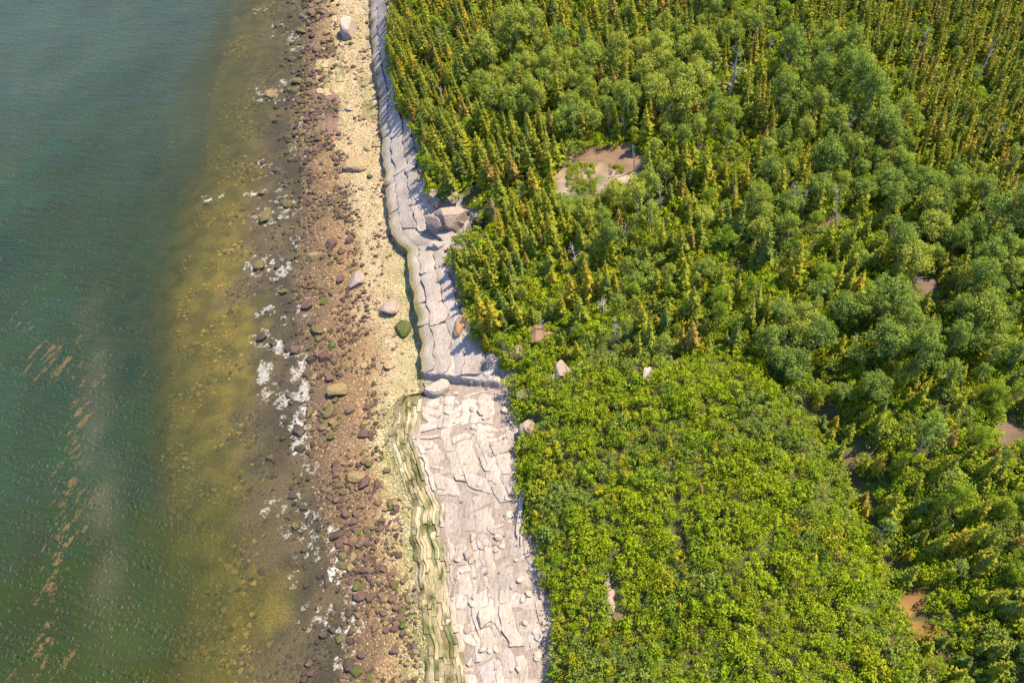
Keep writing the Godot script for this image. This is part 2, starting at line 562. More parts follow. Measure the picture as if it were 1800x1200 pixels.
func mat_rock(look: String) -> StandardMaterial3D:
	var cols := {"purple-brown": [0.20, 0.125, 0.115], "reddish brown": [0.30, 0.20, 0.14], "tan": [0.60, 0.46, 0.29], "olive": [0.22, 0.19, 0.085], "algae-green": [0.15, 0.19, 0.05],
		"pale grey": [0.74, 0.68, 0.64], "dark wet": [0.11, 0.09, 0.075], "pinkish grey": [0.60, 0.49, 0.45], "whitish": [0.70, 0.62, 0.575], "ochre": [0.42, 0.33, 0.17], "orange-stained": [0.55, 0.36, 0.24]}
	if not rock_mats.has(look):
		var c: Array = cols[look]
		rock_mats[look] = solid(srgb(c[0] * 0.58, c[1] * 0.58, c[2] * 0.58), 0.55 if look in ["dark wet", "purple-brown", "olive"] else 0.8, 0.22, tex_rock, 1.5)
	return rock_mats[look]

func add_rock(called: String, kind: String, look: String, at: Vector3, w: float, hgt: float, l: float, turn: float, group: String, mesh_: Mesh = null, tilt := 0.0, big := false, label := "") -> MeshInstance3D:
	var m: Mesh = mesh_ if mesh_ else boulder_meshes[rng.randi() % boulder_meshes.size()]
	var o := obj(called, m, mat_rock(look))
	o.position = at
	o.rotation = Vector3(rnd(-0.1, 0.1), turn, tilt)
	o.scale = Vector3(w * 1.15, hgt * 1.5, l * 1.15)
	tag(o, label, kind, group)
	if label == "":
		things.append({"node": o, "kind": called.replace("_", " "), "look": ("large " if big else "small ") + look, "at": at})
	return o

var wash := []
func rocks() -> void:
	for i in 16:
		boulder_meshes.append(faceted(rock_mesh(3, 9 + i % 6, 0.12), 0.7))
	for i in 6:
		pebble_meshes.append(rock_mesh(1, 3, 0.15))
	# boulders that stand out: pixel place, width and height in pixels, look
	var L := [[475, 164, 26, 20, "ochre"], [490, 41, 15, 16, "dark wet"], [529, 53, 24, 16, "olive"], [522, 141, 20, 15, "olive"], [518, 158, 18, 15, "olive"], [527, 176, 15, 12, "dark wet"],
		[613, 191, 20, 10, "pinkish grey"], [512, 256, 10, 30, "olive"], [465, 286, 14, 11, "dark wet"], [484, 300, 14, 12, "dark wet"], [500, 320, 13, 10, "dark wet"], [504, 356, 24, 16, "olive"], [468, 374, 22, 32, "olive"], [367, 355, 14, 8, "dark wet"],
		[459, 339, 14, 12, "olive"], [458, 464, 23, 20, "olive"], [490, 462, 15, 18, "dark wet"], [498, 511, 16, 14, "olive"], [471, 549, 15, 10, "dark wet"], [507, 557, 13, 20, "dark wet"], [461, 591, 18, 18, "dark wet"], [480, 600, 15, 16, "dark wet"], [508, 612, 14, 16, "dark wet"],
		[520, 612, 16, 18, "purple-brown"], [500, 738, 10, 12, "dark wet"], [525, 752, 22, 26, "dark wet"], [528, 787, 20, 16, "dark wet"], [511, 706, 10, 10, "dark wet"], [558, 576, 32, 22, "olive"], [570, 527, 17, 14, "algae-green"], [583, 606, 13, 12, "algae-green"], [571, 625, 22, 20, "purple-brown"],
		[592, 681, 40, 27, "ochre"], [579, 717, 16, 26, "olive"], [617, 716, 20, 18, "reddish brown"], [629, 486, 27, 33, "pinkish grey"], [618, 270, 14, 22, "tan"], [622, 289, 44, 20, "tan"], [650, 308, 13, 12, "algae-green"], [593, 353, 12, 10, "algae-green"],
		[625, 833, 42, 18, "ochre"], [641, 845, 22, 22, "purple-brown"], [648, 812, 18, 15, "algae-green"], [663, 848, 13, 18, "purple-brown"], [597, 852, 16, 12, "olive"], [693, 920, 16, 20, "tan"], [665, 881, 14, 14, "reddish brown"], [590, 937, 26, 16, "dark wet"], [597, 952, 16, 16, "purple-brown"], [623, 946, 16, 20, "reddish brown"],
		[603, 972, 20, 18, "olive"], [603, 990, 30, 14, "olive"], [631, 1044, 26, 22, "purple-brown"], [613, 1160, 22, 30, "dark wet"], [635, 1147, 18, 18, "purple-brown"], [625, 1178, 24, 16, "algae-green"], [574, 1012, 12, 30, "dark wet"], [545, 905, 12, 24, "dark wet"], [515, 868, 22, 12, "dark wet"], [533, 892, 18, 10, "dark wet"],
		[585, 1104, 16, 14, "dark wet"], [556, 449, 32, 12, "ochre"], [583, 425, 18, 20, "purple-brown"], [616, 419, 16, 16, "purple-brown"], [598, 487, 14, 18, "purple-brown"], [541, 535, 20, 20, "purple-brown"], [600, 440, 14, 12, "purple-brown"], [575, 55, 16, 14, "ochre"], [600, 100, 14, 14, "tan"], [557, 85, 20, 16, "reddish brown"],
		[547, 20, 18, 16, "reddish brown"], [560, 243, 14, 12, "purple-brown"], [546, 275, 12, 14, "purple-brown"], [529, 232, 14, 14, "olive"], [533, 208, 10, 10, "ochre"], [652, 760, 14, 14, "purple-brown"], [616, 717, 18, 16, "reddish brown"], [640, 760, 24, 14, "purple-brown"], [583, 766, 14, 14, "algae-green"], [545, 720, 16, 22, "olive"],
		[590, 545, 12, 12, "ochre"], [612, 560, 14, 10, "purple-brown"], [548, 630, 18, 16, "dark wet"], [600, 1120, 14, 12, "olive"], [660, 1100, 14, 14, "reddish brown"], [686, 1010, 12, 12, "reddish brown"], [682, 640, 22, 18, "tan"], [640, 640, 16, 12, "tan"]]
	for e in L:
		var p := on_ground(e[0], e[1] + e[3] * 0.25)
		var sc := 1200.0 / proj(p).z
		var w: float = e[2] / sc
		var l: float = clampf(e[3] / sc * 1.05, w * 0.55, w * 2.2)
		var hh := 0.6 * minf(w, l)
		if p.y < 0.1: wash.append([Vector3(p.x + rnd(-0.3, 0.3), 0, p.z), w * rnd(0.8, 1.5), l * rnd(0.7, 1.4), rnd(-1, 1), rnd(0.1, 0.42)])
		p.y = maxf(p.y, -0.25 * hh) + hh * 0.22
		add_rock("boulder", "boulder", e[4], p, w, hh, l, rnd(-0.3, 0.3), "boulders along the water's edge", null, 0.0, w > 2.2)
	var spec := [[616, 58, 26, 40, 1.05, "whitish", "huge whitish egg-shaped boulder alone on the pale pebbles", 0.1], [690, 545, 36, 30, 0.45, "pinkish grey", "flat pinkish grey angular slab boulder beside the green boulder", 0.5],
		[708, 580, 26, 34, 0.5, "algae-green", "large dark green algae-covered boulder below the pinkish slab", 0.2], [853, 1085, 40, 30, 0.4, "pale grey", "large diamond-shaped pale grey stone lying on the rock platform", 0.75],
		[770, 685, 40, 30, 0.55, "whitish", "big rounded whitish stone under the square headland corner", 0.2]]
	for e in spec:
		var p := on_ground(e[0], e[1])
		var sc := 1200.0 / proj(p).z
		var w: float = e[2] / sc
		var l: float = e[3] / sc
		p.y += w * e[4] * 0.25
		add_rock("boulder", "boulder", e[5], p, w, w * e[4], l, e[7], "boulders along the water's edge", rock_mesh(4, 1, 0.14) if e[4] >= 0.55 else faceted(rock_mesh(4, 10, 0.10), 0.6), 0.0, true, e[6])
	# more boulders, strewn where the photograph shows them: most in the brown wet zone, fewer out in the shallows and on the pale gravel
	var spots := []
	var tries := 0
	while spots.size() < 4600 and tries < 50000:
		tries += 1
		var v := rnd(-10, 1400)
		var u := rnd(450, 760)
		if rng.randf() < 0.35: v = rnd(-10, 420)
		var p := on_ground(u, v)
		var w := at_z(cw, p.z)
		var d := at_z(cd, p.z)
		var b := at_z(cb, p.z)
		var t := (p.x - w) / (d - w)
		var zone := ""
		var clump := n1.get_noise_2d(p.x * 3.5 + 40.0, p.z * 3.5)
		if p.x < w - 9.0 or p.x > b - 0.3: continue
		if p.x < w:
			if rng.randf() > 0.10 + 0.25 * smoothstep(-5.0, 0.0, p.x - w): continue
			zone = "sea"
		elif t < 1.0:
			if rng.randf() > 0.48 + clump * 1.8: continue
			zone = "wet"
		else:
			if rng.randf() > 0.30 + clump * 0.9 - 0.12 * clampf((p.x - d) / 4.0, 0, 1): continue
			zone = "dry"
		var sz := 0.34 + 0.25 * rng.randf() + 0.95 * pow(rng.randf(), 3.2)
		if zone == "dry": sz *= 0.8
		sz *= 1.0 + 0.5 * smoothstep(-100.0, -220.0, p.z)
		spots.append([p, sz, zone, proj(p).z])
	spots.sort_custom(func(a, b): return a[1] / a[3] > b[1] / b[3])
	var rest := []
	for i in spots.size():
		var e: Array = spots[i]
		var p: Vector3 = e[0]
		var look := "dark wet"
		var k := rng.randf()
		if e[2] == "sea": look = "dark wet" if k < 0.6 else ("olive" if k < 0.85 else "purple-brown")
		elif e[2] == "wet": look = "purple-brown" if k < 0.46 else ("reddish brown" if k < 0.72 else ("ochre" if k < 0.84 else ("olive" if k < 0.94 else "algae-green")))
		else: look = "tan" if k < 0.66 else ("reddish brown" if k < 0.76 else ("purple-brown" if k < 0.88 else ("algae-green" if k < 0.92 else "pinkish grey")))
		if i < 205:
			p.y = maxf(p.y, -0.12) + e[1] * 0.12
			add_rock("boulder", "boulder", look, p, e[1] * rnd(0.9, 1.3), e[1] * rnd(0.5, 0.8), e[1] * rnd(0.8, 1.2), rnd(0, TAU), "boulders along the water's edge", null, rnd(-0.2, 0.2), e[1] > 1.25)
		else:
			rest.append([p, e[1], look])
	var n := 0
	var heap := base("cobbles")
	tag(heap, "fist-sized to knee-high cobbles scattered over the whole beach", "", "", "stuff")
	var per := []
	for i in 6: per.append([])
	for e in rest:
		per[n % 6].append(Transform3D(Basis.from_euler(Vector3(rnd(-0.3, 0.3), rnd(0, TAU), rnd(-0.3, 0.3))).scaled_local(Vector3(e[1] * rnd(0.9, 1.3), e[1] * rnd(0.6, 0.95), e[1])), e[0] + Vector3(0, e[1] * 0.12, 0)))
		per[n % 6].append(mat_rock(e[2]).albedo_color.srgb_to_linear() * rnd(0.75, 1.25))
		n += 1
	for i in 6:
		many("cobble", boulder_small[i], per[i], solid(Color.WHITE, 0.7, 0.7, tex_grain), heap)

var boulder_small := []

func many(called: String, m: Mesh, list: Array, mat: Material, parent: Node) -> MultiMeshInstance3D:   # list: transform, colour, transform, colour ...
	var mm := MultiMesh.new()
	mm.transform_format = MultiMesh.TRANSFORM_3D
	mm.use_colors = true
	mm.mesh = m
	mm.instance_count = list.size() / 2
	for i in list.size() / 2:
		mm.set_instance_transform(i, list[i * 2])
		mm.set_instance_color(i, list[i * 2 + 1])
	var o := MultiMeshInstance3D.new()
	o.name = called
	o.multimesh = mm
	o.material_override = mat
	parent.add_child(o, true)
	tag(o, "", "", "", "stuff")
	return o

func gravel() -> void:
	var heap := base("gravel")
	tag(heap, "loose pebbles covering the beach from the waterline to the rock", "", "", "stuff")
	var per := []
	for i in 6: per.append([])
	var n := 0
	for i in 64000:
		var z := -5.0 - 259.0 * pow(rng.randf(), 1.15)
		var w := at_z(cw, z)
		var b := maxf(at_z(cb, z), at_z(cd, z) + 0.5)
		var d := at_z(cd, z)
		var x := rnd(w - 2.5, b + 0.4)
		var y := height(x, z)
		var s := (0.13 + 0.16 * rng.randf() + 0.18 * pow(rng.randf(), 4.0)) * (1.0 + 0.002 * -z)
		var c := beach_color(x, z)
		var k := rng.randf()
		var t := (x - w) / (d - w)
		if t < 0.9 and k < 0.3: c = mixc(c, lin(0.16, 0.09, 0.085), 0.7)
		elif t > 1.0 and k < 0.10: c = mixc(c, lin(0.13, 0.16, 0.05), 0.8)
		elif t > 1.0 and k < 0.22: c = mixc(c, lin(0.26, 0.15, 0.10), 0.7)
		elif k > 0.9: c = mixc(c, lin(0.6, 0.5, 0.33), 0.4)
		c = c * (rnd(0.7, 1.25) if t < 1.0 else rnd(0.84, 1.1))
		c.a = 1.0
		per[n % 6].append(Transform3D(Basis.from_euler(Vector3(rnd(-0.4, 0.4), rnd(0, TAU), rnd(-0.4, 0.4))).scaled_local(Vector3(s * rnd(0.8, 1.5), s * rnd(0.5, 0.9), s)), Vector3(x, y + s * 0.05, z)))
		per[n % 6].append(c)
		n += 1
	for i in 6:
		many("pebble", pebble_meshes[i], per[i], solid(srgb(0.74, 0.75, 0.80), 0.8, 1.0, null, 0.0), heap)

# ---------------------------------------------------------------- slabs of the rock shelf
func slab(a0: float, a1: float, z0: float, z1: float, gap: float, lift: float, jit: float, tone: Color, tint: Callable, thick := 0.5, planar := false, skew := 0.0) -> ArrayMesh:
	var nx := clampi(int((a1 - a0) / 0.6), 2, 6)
	var nz := clampi(int((z0 - z1) / 0.7), 2, 12)
	var V := PackedVector3Array()
	var C := PackedColorArray()
	var I := PackedInt32Array()
	var ph := rnd(0, 100)
	var dipx := rnd(-0.05, 0.05)
	var yc := []
	for q in [[a0, z0], [a1, z0], [a0, z1], [a1, z1]]: yc.append(height(at_z(cb, q[1]) + q[0], q[1]))
	var ch := 0.03 if planar else rnd(0.0, 0.16)      # how much the corners are worn off
	for j in nz + 1:
		for i in nx + 1:
			var fx := i / float(nx)
			var fz := j / float(nz)
			var ex := absf(fx - 0.5) * 2.0
			var ez := absf(fz - 0.5) * 2.0
			var a := lerpf(a0 + gap, a1 - gap, fx)
			var z := lerpf(z0 - gap, z1 + gap, fz)
			var am := (a0 + a1) / 2.0
			var zm := (z0 + z1) / 2.0
			a = am + (a - am) * (1.0 - ch * 0.35 * pow(ez, 4.0))
			z = zm + (z - zm) * (1.0 - ch * 0.35 * pow(ex, 4.0))
			z += skew * (a - am)
			a += jit * n3.get_noise_2d(ph + z * 28.0, a * 9.0)
			z += jit * n3.get_noise_2d(a * 28.0, ph + z * 9.0)
			var x := at_z(cb, z) + a
			var y: float = (lerpf(lerpf(yc[0], yc[1], fx), lerpf(yc[2], yc[3], fx), fz) if planar else height(x, z)) + lift + dipx * (a - am) + 0.10 * n3.get_noise_2d(x * 22.0, z * 22.0)
			if i == 0 or i == nx or j == 0 or j == nz: y -= rnd(0.03, 0.09)
			V.append(Vector3(x, y, z))
			var k := 1.0 + 0.22 * n2.get_noise_2d(x * 8.0, z * 5.0)
			var cc: Color = tint.call(x, y, z) * tone * k
			cc.a = 1.0
			C.append(cc)
	var nc := nx + 1
	for j in nz:
		for i in nx:
			var k := j * nc + i
			I.append_array([k, k + nc, k + 1, k + 1, k + nc, k + nc + 1])
	var ring := []
	for i in nx + 1: ring.append(i)
	for j in range(1, nz + 1): ring.append(j * nc + nx)
	for i in range(nx - 1, -1, -1): ring.append(nz * nc + i)
	for j in range(nz - 1, 0, -1): ring.append(j * nc)
	var first := V.size()
	for k in ring:
		V.append(V[k]); C.append(C[k])
		V.append(V[k] - Vector3(0, thick + lift, 0)); C.append(C[k])
	var m := ring.size()
	for k in m:
		var p := first + k * 2
		var q := first + ((k + 1) % m) * 2
		I.append_array([p, q, p + 1, q, q + 1, p + 1])
	return mesh_of(V, smooth_normals(V, I), C, I)

func slabs() -> void:
	var mat := stone_skin()
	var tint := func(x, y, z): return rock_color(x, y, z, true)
	var zt := unproj(800, 690, 2.0).z
	var zb := unproj(850, 1420, 2.0).z
	var shelf := base("rock_platform")
	tag(shelf, "pale cracked limestone platform of slabs between beach and forest", "", "", "structure")
	var ledges := base("tidal_rock_ledges")
	tag(ledges, "narrow green and ochre rock ledges along the beach edge of the platform", "", "", "structure")
	var a := 0.0
	var n_shelf := 0
	var n_ledge := 0
	var lanes := []
	var top_z := zb
	while top_z > zt - 4.0:
		var low_z := top_z - rnd(7.0, 13.0)
		a = rnd(-0.5, 0.3)
		while a < 26.0:
			var wd := rnd(0.4, 1.0) if a < 5.8 else 0.8 + 3.6 * pow(rng.randf(), 1.5)
			lanes.append([a, wd, top_z + rnd(-1.5, 1.5), low_z + rnd(-1.5, 1.5)])
			a += wd
		top_z = low_z
	for lane in lanes:
		a = lane[0]
		var width: float = lane[1]
		var z: float = lane[2]
		while z > lane[3] + 0.6:
			var len_ := minf(rnd(1.8, 8.0) if a < 5.8 else 0.9 + 6.5 * pow(rng.randf(), 1.5), z - lane[3])
			var zm := z - len_ / 2.0
			var zone := at_z(cf, zm) - at_z(cb, zm)
			var fits := a + width < zone - 0.4 and at_z(chs, z - len_ - 0.22 * (a + width)) < 0.5 and at_z(chs, z - len_) < 0.5
			if a + width < zone - 0.4 and at_z(chs, z - len_ - 0.22 * (a + width)) < 0.5 and at_z(chs, z - len_) < 0.5:
				var grey := rnd(0.86, 1.08)
				var tone := Color(grey * rnd(0.98, 1.04), grey, grey * rnd(0.94, 1.03))
				var low := a < 5.8
				var lift := rnd(0.05, 0.55) if low else rnd(0.0, 0.2)
				if low:
					tone *= rnd(0.75, 1.3)
					if rng.randf() < 0.14: tone = Color(0.62, 0.74, 0.5) * rnd(0.7, 1.0)
					if rng.randf() < 0.08: z -= len_; continue
				elif rng.randf() < 0.10: lift += 0.25
				var sm := slab(a, a + width, z, z - len_, rnd(0.0, 0.06), lift, 0.45 if not low else 0.3, tone, tint, 0.5, false, rnd(-0.5, 0.5) if not low else 0.0)
				if low:
					obj("rock_ledge", sm, mat, ledges); n_ledge += 1
				else:
					obj("rock_slab", sm, mat, shelf); n_shelf += 1
			z -= len_ if fits else minf(len_, 0.8)
	# the bench and the sloping slabs of the cliff
	var bench := base("rock_bench")
	tag(bench, "smooth pale limestone bench ending in a square corner above the beach", "", "", "structure")
	var zs := unproj(745, 662, 3.0).z
	var ze := unproj(680, -10, 3.0).z
	a = 0.5
	while a < 22.0:
		var width := rnd(2.0, 5.0)
		var z := zs + 5.0
		while z > ze:
			var len_ := rnd(5.0, 17.0)
			var zm := z - len_ / 2.0
			var zone := at_z(cf, zm) - at_z(cb, zm)
			var fits := false
			var mid := Vector2(at_z(cb, zm) + a + width / 2.0 - pit.x, zm - pit.z).length()
			if a + width < zone - 0.3 and at_z(chs, z - 0.22 * a) > 0.8 and mid > 4.5 + len_ * 0.3:
				var grey := rnd(0.93, 1.06)
				fits = true
				obj("rock_slab", slab(a, a + width, z, z - len_, rnd(0.02, 0.1), rnd(0.25, 0.9), 0.45, Color(grey, grey * rnd(0.96, 1.0), grey * rnd(0.92, 1.02)), tint, 1.2, true, rnd(-0.35, 0.35)), mat, bench)
			z -= len_ if fits else minf(len_, 0.8)
		a += width
	var bed := base("beach_bedrock")
	tag(bed, "flat ochre and purple bedrock slabs and thin ribs breaking through the upper beach", "", "", "structure")
	for e in [[553, 604, 105, 165, lin(0.46, 0.38, 0.22), 4], [548, 598, 166, 190, lin(0.26, 0.165, 0.15), 2], [552, 596, 191, 232, lin(0.25, 0.16, 0.145), 4], [596, 610, 170, 222, lin(0.42, 0.35, 0.24), 2], [638, 662, 140, 216, lin(0.40, 0.35, 0.20), 3], [640, 656, 0, 30, lin(0.46, 0.41, 0.28), 2], [646, 658, 58, 105, lin(0.44, 0.38, 0.27), 2], [563, 578, -5, 22, lin(0.30, 0.22, 0.13), 2], [709, 716, 455, 560, lin(0.44, 0.39, 0.20), 1], [697, 704, 405, 450, lin(0.50, 0.43, 0.33), 1]]:
		var p0 := unproj(e[0], (e[2] + e[3]) / 2.0, 1.0)
		var p1 := unproj(e[1], (e[2] + e[3]) / 2.0, 1.0)
		var za := unproj(e[0], e[3], 1.0).z
		var zc := unproj(e[0], e[2], 1.0).z
		var col: Color = e[4]
		for k in e[5]:
			var w0: float = (p1.x - p0.x) / e[5]
			var aa: float = p0.x + k * w0 - at_z(cb, p0.z)
			var z := za + rnd(-1, 1)
			while z > zc:
				var len_ := rnd(3.0, 9.0)
				var q := rnd(0.85, 1.15)
				obj("rock_slab", slab(aa, aa + w0, z, z - len_, rnd(0.02, 0.1), rnd(0.1, 0.4), 0.7, Color(q, q, q), func(x, y, zz): return mixc(col, lin(0.2, 0.2, 0.07), 0.8 * smoothstep(0.1, 0.35, n2.get_noise_2d(x * 14.0, zz * 9.0))), 0.6), mat, bed)
				z -= len_
	print("slabs ", n_shelf, " ledges ", n_ledge, " bench ", bench.get_child_count())
	# loose stones lying on the platform, thickest towards the forest
	var spots := []
	var tries := 0
	while spots.size() < 150 and tries < 12000:
		tries += 1
		var p := on_ground(rnd(740, 985), rnd(668, 1205))
		var b := at_z(cb, p.z)
		var f := at_z(cf, p.z)
		if p.x < b + 4.0 or p.x > f + 0.6: continue
		var t := (p.x - b) / (f - b)
		var pv := proj(p).y
		if rng.randf() > 0.15 + 0.75 * t * t + (0.5 if pv < 740.0 else 0.0): continue
		spots.append([p, 0.3 + 0.3 * rng.randf() + 1.0 * pow(rng.randf(), 3.0), proj(p).z])
	spots.sort_custom(func(x, y): return x[1] / x[2] > y[1] / y[2])
	var heap := base("loose_rubble")
	tag(heap, "small pale rubble lying on the rock platform", "", "", "stuff")
	var rub := []
	for i in spots.size():
		var p: Vector3 = spots[i][0]
		var s: float = spots[i][1]
		p.y += s * 0.16
		var k := rng.randf()
		var look := "pale grey" if k < 0.55 else ("whitish" if k < 0.85 else "pinkish grey")
		if i < 60:
			add_rock("loose_stone", "stone", look, p, s * rnd(0.9, 1.5), s * rnd(0.4, 0.6), s * rnd(0.8, 1.3), rnd(0, TAU), "loose stones on the rock platform", null, rnd(-0.1, 0.1), s > 1.0)
		else:
			rub.append(Transform3D(Basis.from_euler(Vector3(0, rnd(0, TAU), 0)).scaled_local(Vector3(s * 1.3, s * 0.8, s)), p))
			rub.append(mat_rock(look).albedo_color.srgb_to_linear() * rnd(0.85, 1.1))
	many("rubble", boulder_small[0], rub, solid(srgb(0.9, 0.9, 0.9), 0.85, 0.7, tex_grain), heap)

func sunken() -> void:
	var heap := base("sunken_stones")
	tag(heap, "rounded stones lying on the sea bed in the shallows", "", "", "stuff")
	var list := []
	for i in 11000:
		var z := -5.0 - 249.0 * rng.randf()
		var sd := 31.0 * pow(rng.randf(), 0.8)
		var x := at_z(cw, z) - sd
		if n1.get_noise_2d(x * 3.0, z * 3.0) < -0.12 + 0.3 * rng.randf(): continue
		var s := 0.3 + 0.9 * pow(rng.randf(), 2.5)
		var y := height(x, z)
		list.append(Transform3D(Basis.from_euler(Vector3(0, rnd(0, TAU), 0)).scaled_local(Vector3(s * 1.2, minf(s, -y * 0.9 + 0.1) * 0.7, s)), Vector3(x, y, z)))
		list.append((lin(0.30, 0.22, 0.065) if rng.randf() < smoothstep(8.0, 24.0, sd) else lin(0.075, 0.062, 0.06)) * rnd(0.7, 1.3))
	many("stone", boulder_small[1], list, solid(Color.WHITE, 0.8, 0.7, tex_grain), heap)

func faceted(m: ArrayMesh, share := 0.8) -> ArrayMesh:      # flat facets with crisp edges
	var a := m.surface_get_arrays(0)
	var V := PackedVector3Array()
	var N := PackedVector3Array()
	var C := PackedColorArray()
	for k in range(0, a[Mesh.ARRAY_INDEX].size(), 3):
		var i: int = a[Mesh.ARRAY_INDEX][k]
		var j: int = a[Mesh.ARRAY_INDEX][k + 1]
		var l: int = a[Mesh.ARRAY_INDEX][k + 2]
		var n: Vector3 = (a[Mesh.ARRAY_VERTEX][l] - a[Mesh.ARRAY_VERTEX][i]).cross(a[Mesh.ARRAY_VERTEX][j] - a[Mesh.ARRAY_VERTEX][i]).normalized()
		for q in [i, j, l]:
			V.append(a[Mesh.ARRAY_VERTEX][q])
			N.append(a[Mesh.ARRAY_NORMAL][q].lerp(n, share).normalized())
			C.append(a[Mesh.ARRAY_COLOR][q])
	return mesh_of(V, N, C)

func craggy() -> ArrayMesh:      # several fractured blocks grown together
	var V := PackedVector3Array()
	var N := PackedVector3Array()
	var C := PackedColorArray()
	var I := PackedInt32Array()
	for k in 6:
		var a := rock_mesh(3, 16, 0.10).surface_get_arrays(0)
		var t := Transform3D(Basis.from_euler(Vector3(rnd(-0.25, 0.25), rnd(0, TAU), rnd(-0.25, 0.25))).scaled_local(Vector3.ONE * (0.95 if k == 0 else rnd(0.4, 0.7))), Vector3.ZERO if k == 0 else Vector3(rnd(-0.36, 0.36), rnd(-0.16, 0.05), rnd(-0.36, 0.36)))
		var first := V.size()
		var tone := rnd(0.82, 1.12)
		for i in a[Mesh.ARRAY_VERTEX].size():
			V.append(t * a[Mesh.ARRAY_VERTEX][i])
			C.append(a[Mesh.ARRAY_COLOR][i] * Color(tone, tone * rnd(0.97, 1.0), tone * 0.97))
		for i in a[Mesh.ARRAY_INDEX]: I.append(first + i)
	return faceted(mesh_of(V, smooth_normals(V, I), C, I), 0.9)

func outcrops() -> void:
	# [u, v, w, h (px), relative height, look, label]
	var L := [[796, 384, 58, 40, 1.0, "pinkish grey", "big pinkish brown rock outcrop forming the roof beside the dark cave"], [765, 340, 26, 30, 0.8, "pinkish grey", "small pinkish outcrop among bushes above the purple cliff slab"],
		[800, 345, 28, 22, 0.7, "pinkish grey", "upper pinkish outcrop in the bushes behind the cave roof"], [815, 425, 40, 24, 0.5, "pinkish grey", "squarish pinkish block with vertical joint below the cave"], [775, 428, 32, 26, 0.5, "pale grey", "pale squarish block on the ledge seaward of the cave"],
		[808, 565, 20, 34, 0.6, "orange-stained", "orange-stained rock under the spruces at the bench's inner edge"], [905, 612, 46, 26, 0.5, "pinkish grey", "lens-shaped pale boulder at the seaward mouth of the rocky gully"], [948, 580, 40, 36, 0.5, "orange-stained", "orange-tinted sloping outcrop in the rocky gully"],
		[985, 645, 30, 32, 0.8, "pinkish grey", "rounded purple-pink boulder between bushes inland of the rocky gully"], [1000, 580, 24, 20, 0.8, "reddish brown", "dark reddish rock with deep shadow at the gully's upper end"], [1138, 655, 26, 30, 1.0, "pale grey", "whitish rock face showing among the spruces above the shrub slope"],
		[1072, 1040, 20, 66, 0.35, "pinkish grey", "long narrow pinkish rock rift in the shrub slope"], [1085, 1080, 22, 26, 0.5, "reddish brown", "brownish rock at the lower end of the shrub slope rift"], [930, 745, 28, 30, 0.6, "pinkish grey", "mossy pinkish outcrop at the forest edge over the platform"],
		[955, 1010, 18, 60, 0.6, "pinkish grey", "long purple-grey rock step along the lower forest edge"], [975, 1130, 26, 16, 0.6, "orange-stained", "orange-pink stone at the edge of the lower bushes"], [915, 880, 14, 80, 0.5, "pale grey", "long pale rock step below the bright bushes"],
		[987, 345, 16, 34, 0.6, "whitish", "white chalky rocks at the seaward end of the grassy clearing"], [1708, 212, 26, 16, 0.6, "whitish", "pale stony heap in the dense spruce stand"], [925, 690, 30, 20, 0.6, "pinkish grey", "pinkish rounded boulder at the inner corner below the bench"]]
	for e in L:
		var p := on_ground(e[0], e[1] + e[3] * 0.3)
		var sc := 1200.0 / proj(p).z
		var w: float = e[2] / sc
		var l: float = e[3] / sc * 1.1
		p.y += minf(w, l) * e[4] * 0.2
		add_rock("rock_outcrop", "outcrop", e[5], p, w, minf(w, l) * e[4] * 1.3, l, rnd(-0.15, 0.15), "rock outcrops showing among the trees", craggy(), 0.0, true, e[6])

# ---------------------------------------------------------------- foam and weed
func flakes(called: String, patches: Array, cell: float, mat: Material, label: String, lift: float, thr: float) -> void:
	var V := PackedVector3Array()
	var N := PackedVector3Array()
	for e in patches:      # [point, half length x, half length z, turn, strength]
		var c: Vector3 = e[0]
		var nx := int(e[1] / cell)
		var nz := int(e[2] / cell)
		var bs := Basis(Vector3.UP, e[3])
		for j in range(-nz, nz + 1):
			for i in range(-nx, nx + 1):
				var r := Vector2(i / float(nx + 1), j / float(nz + 1)).length()
				if r > 1.0: continue
				var q: Vector3 = c + bs * Vector3(i * cell, 0, j * cell)
				var s: float = e[4] * (1.0 - r * r) - absf(n2.get_noise_2d(q.x * 55.0, q.z * 55.0)) * 2.4 - 1.2 * n1.get_noise_2d(q.x * 22.0, q.z * 22.0)
				if s < thr: continue
				if height(q.x, q.z) > 0.12: continue
				var o := Vector3(rnd(-0.5, 0.5) * cell, rnd(0.0, 0.03), rnd(-0.5, 0.5) * cell)
				var sz := cell * rnd(0.6, 2.0)
				var t := rnd(0, TAU)
				var ps := []
				for k in 5:
					var an := t - k * TAU / 5.0
					ps.append(Vector3(q.x, lift, q.z) + o + Vector3(cos(an), 0, sin(an)) * sz * rnd(0.6, 1.1))
				for k in range(1, 4):
					V.append(ps[0]); V.append(ps[k + 1]); V.append(ps[k])
					for w in 3: N.append(Vector3.UP)
	tag(obj(called, mesh_of(V, N, PackedColorArray()), mat), label, "", "", "stuff")

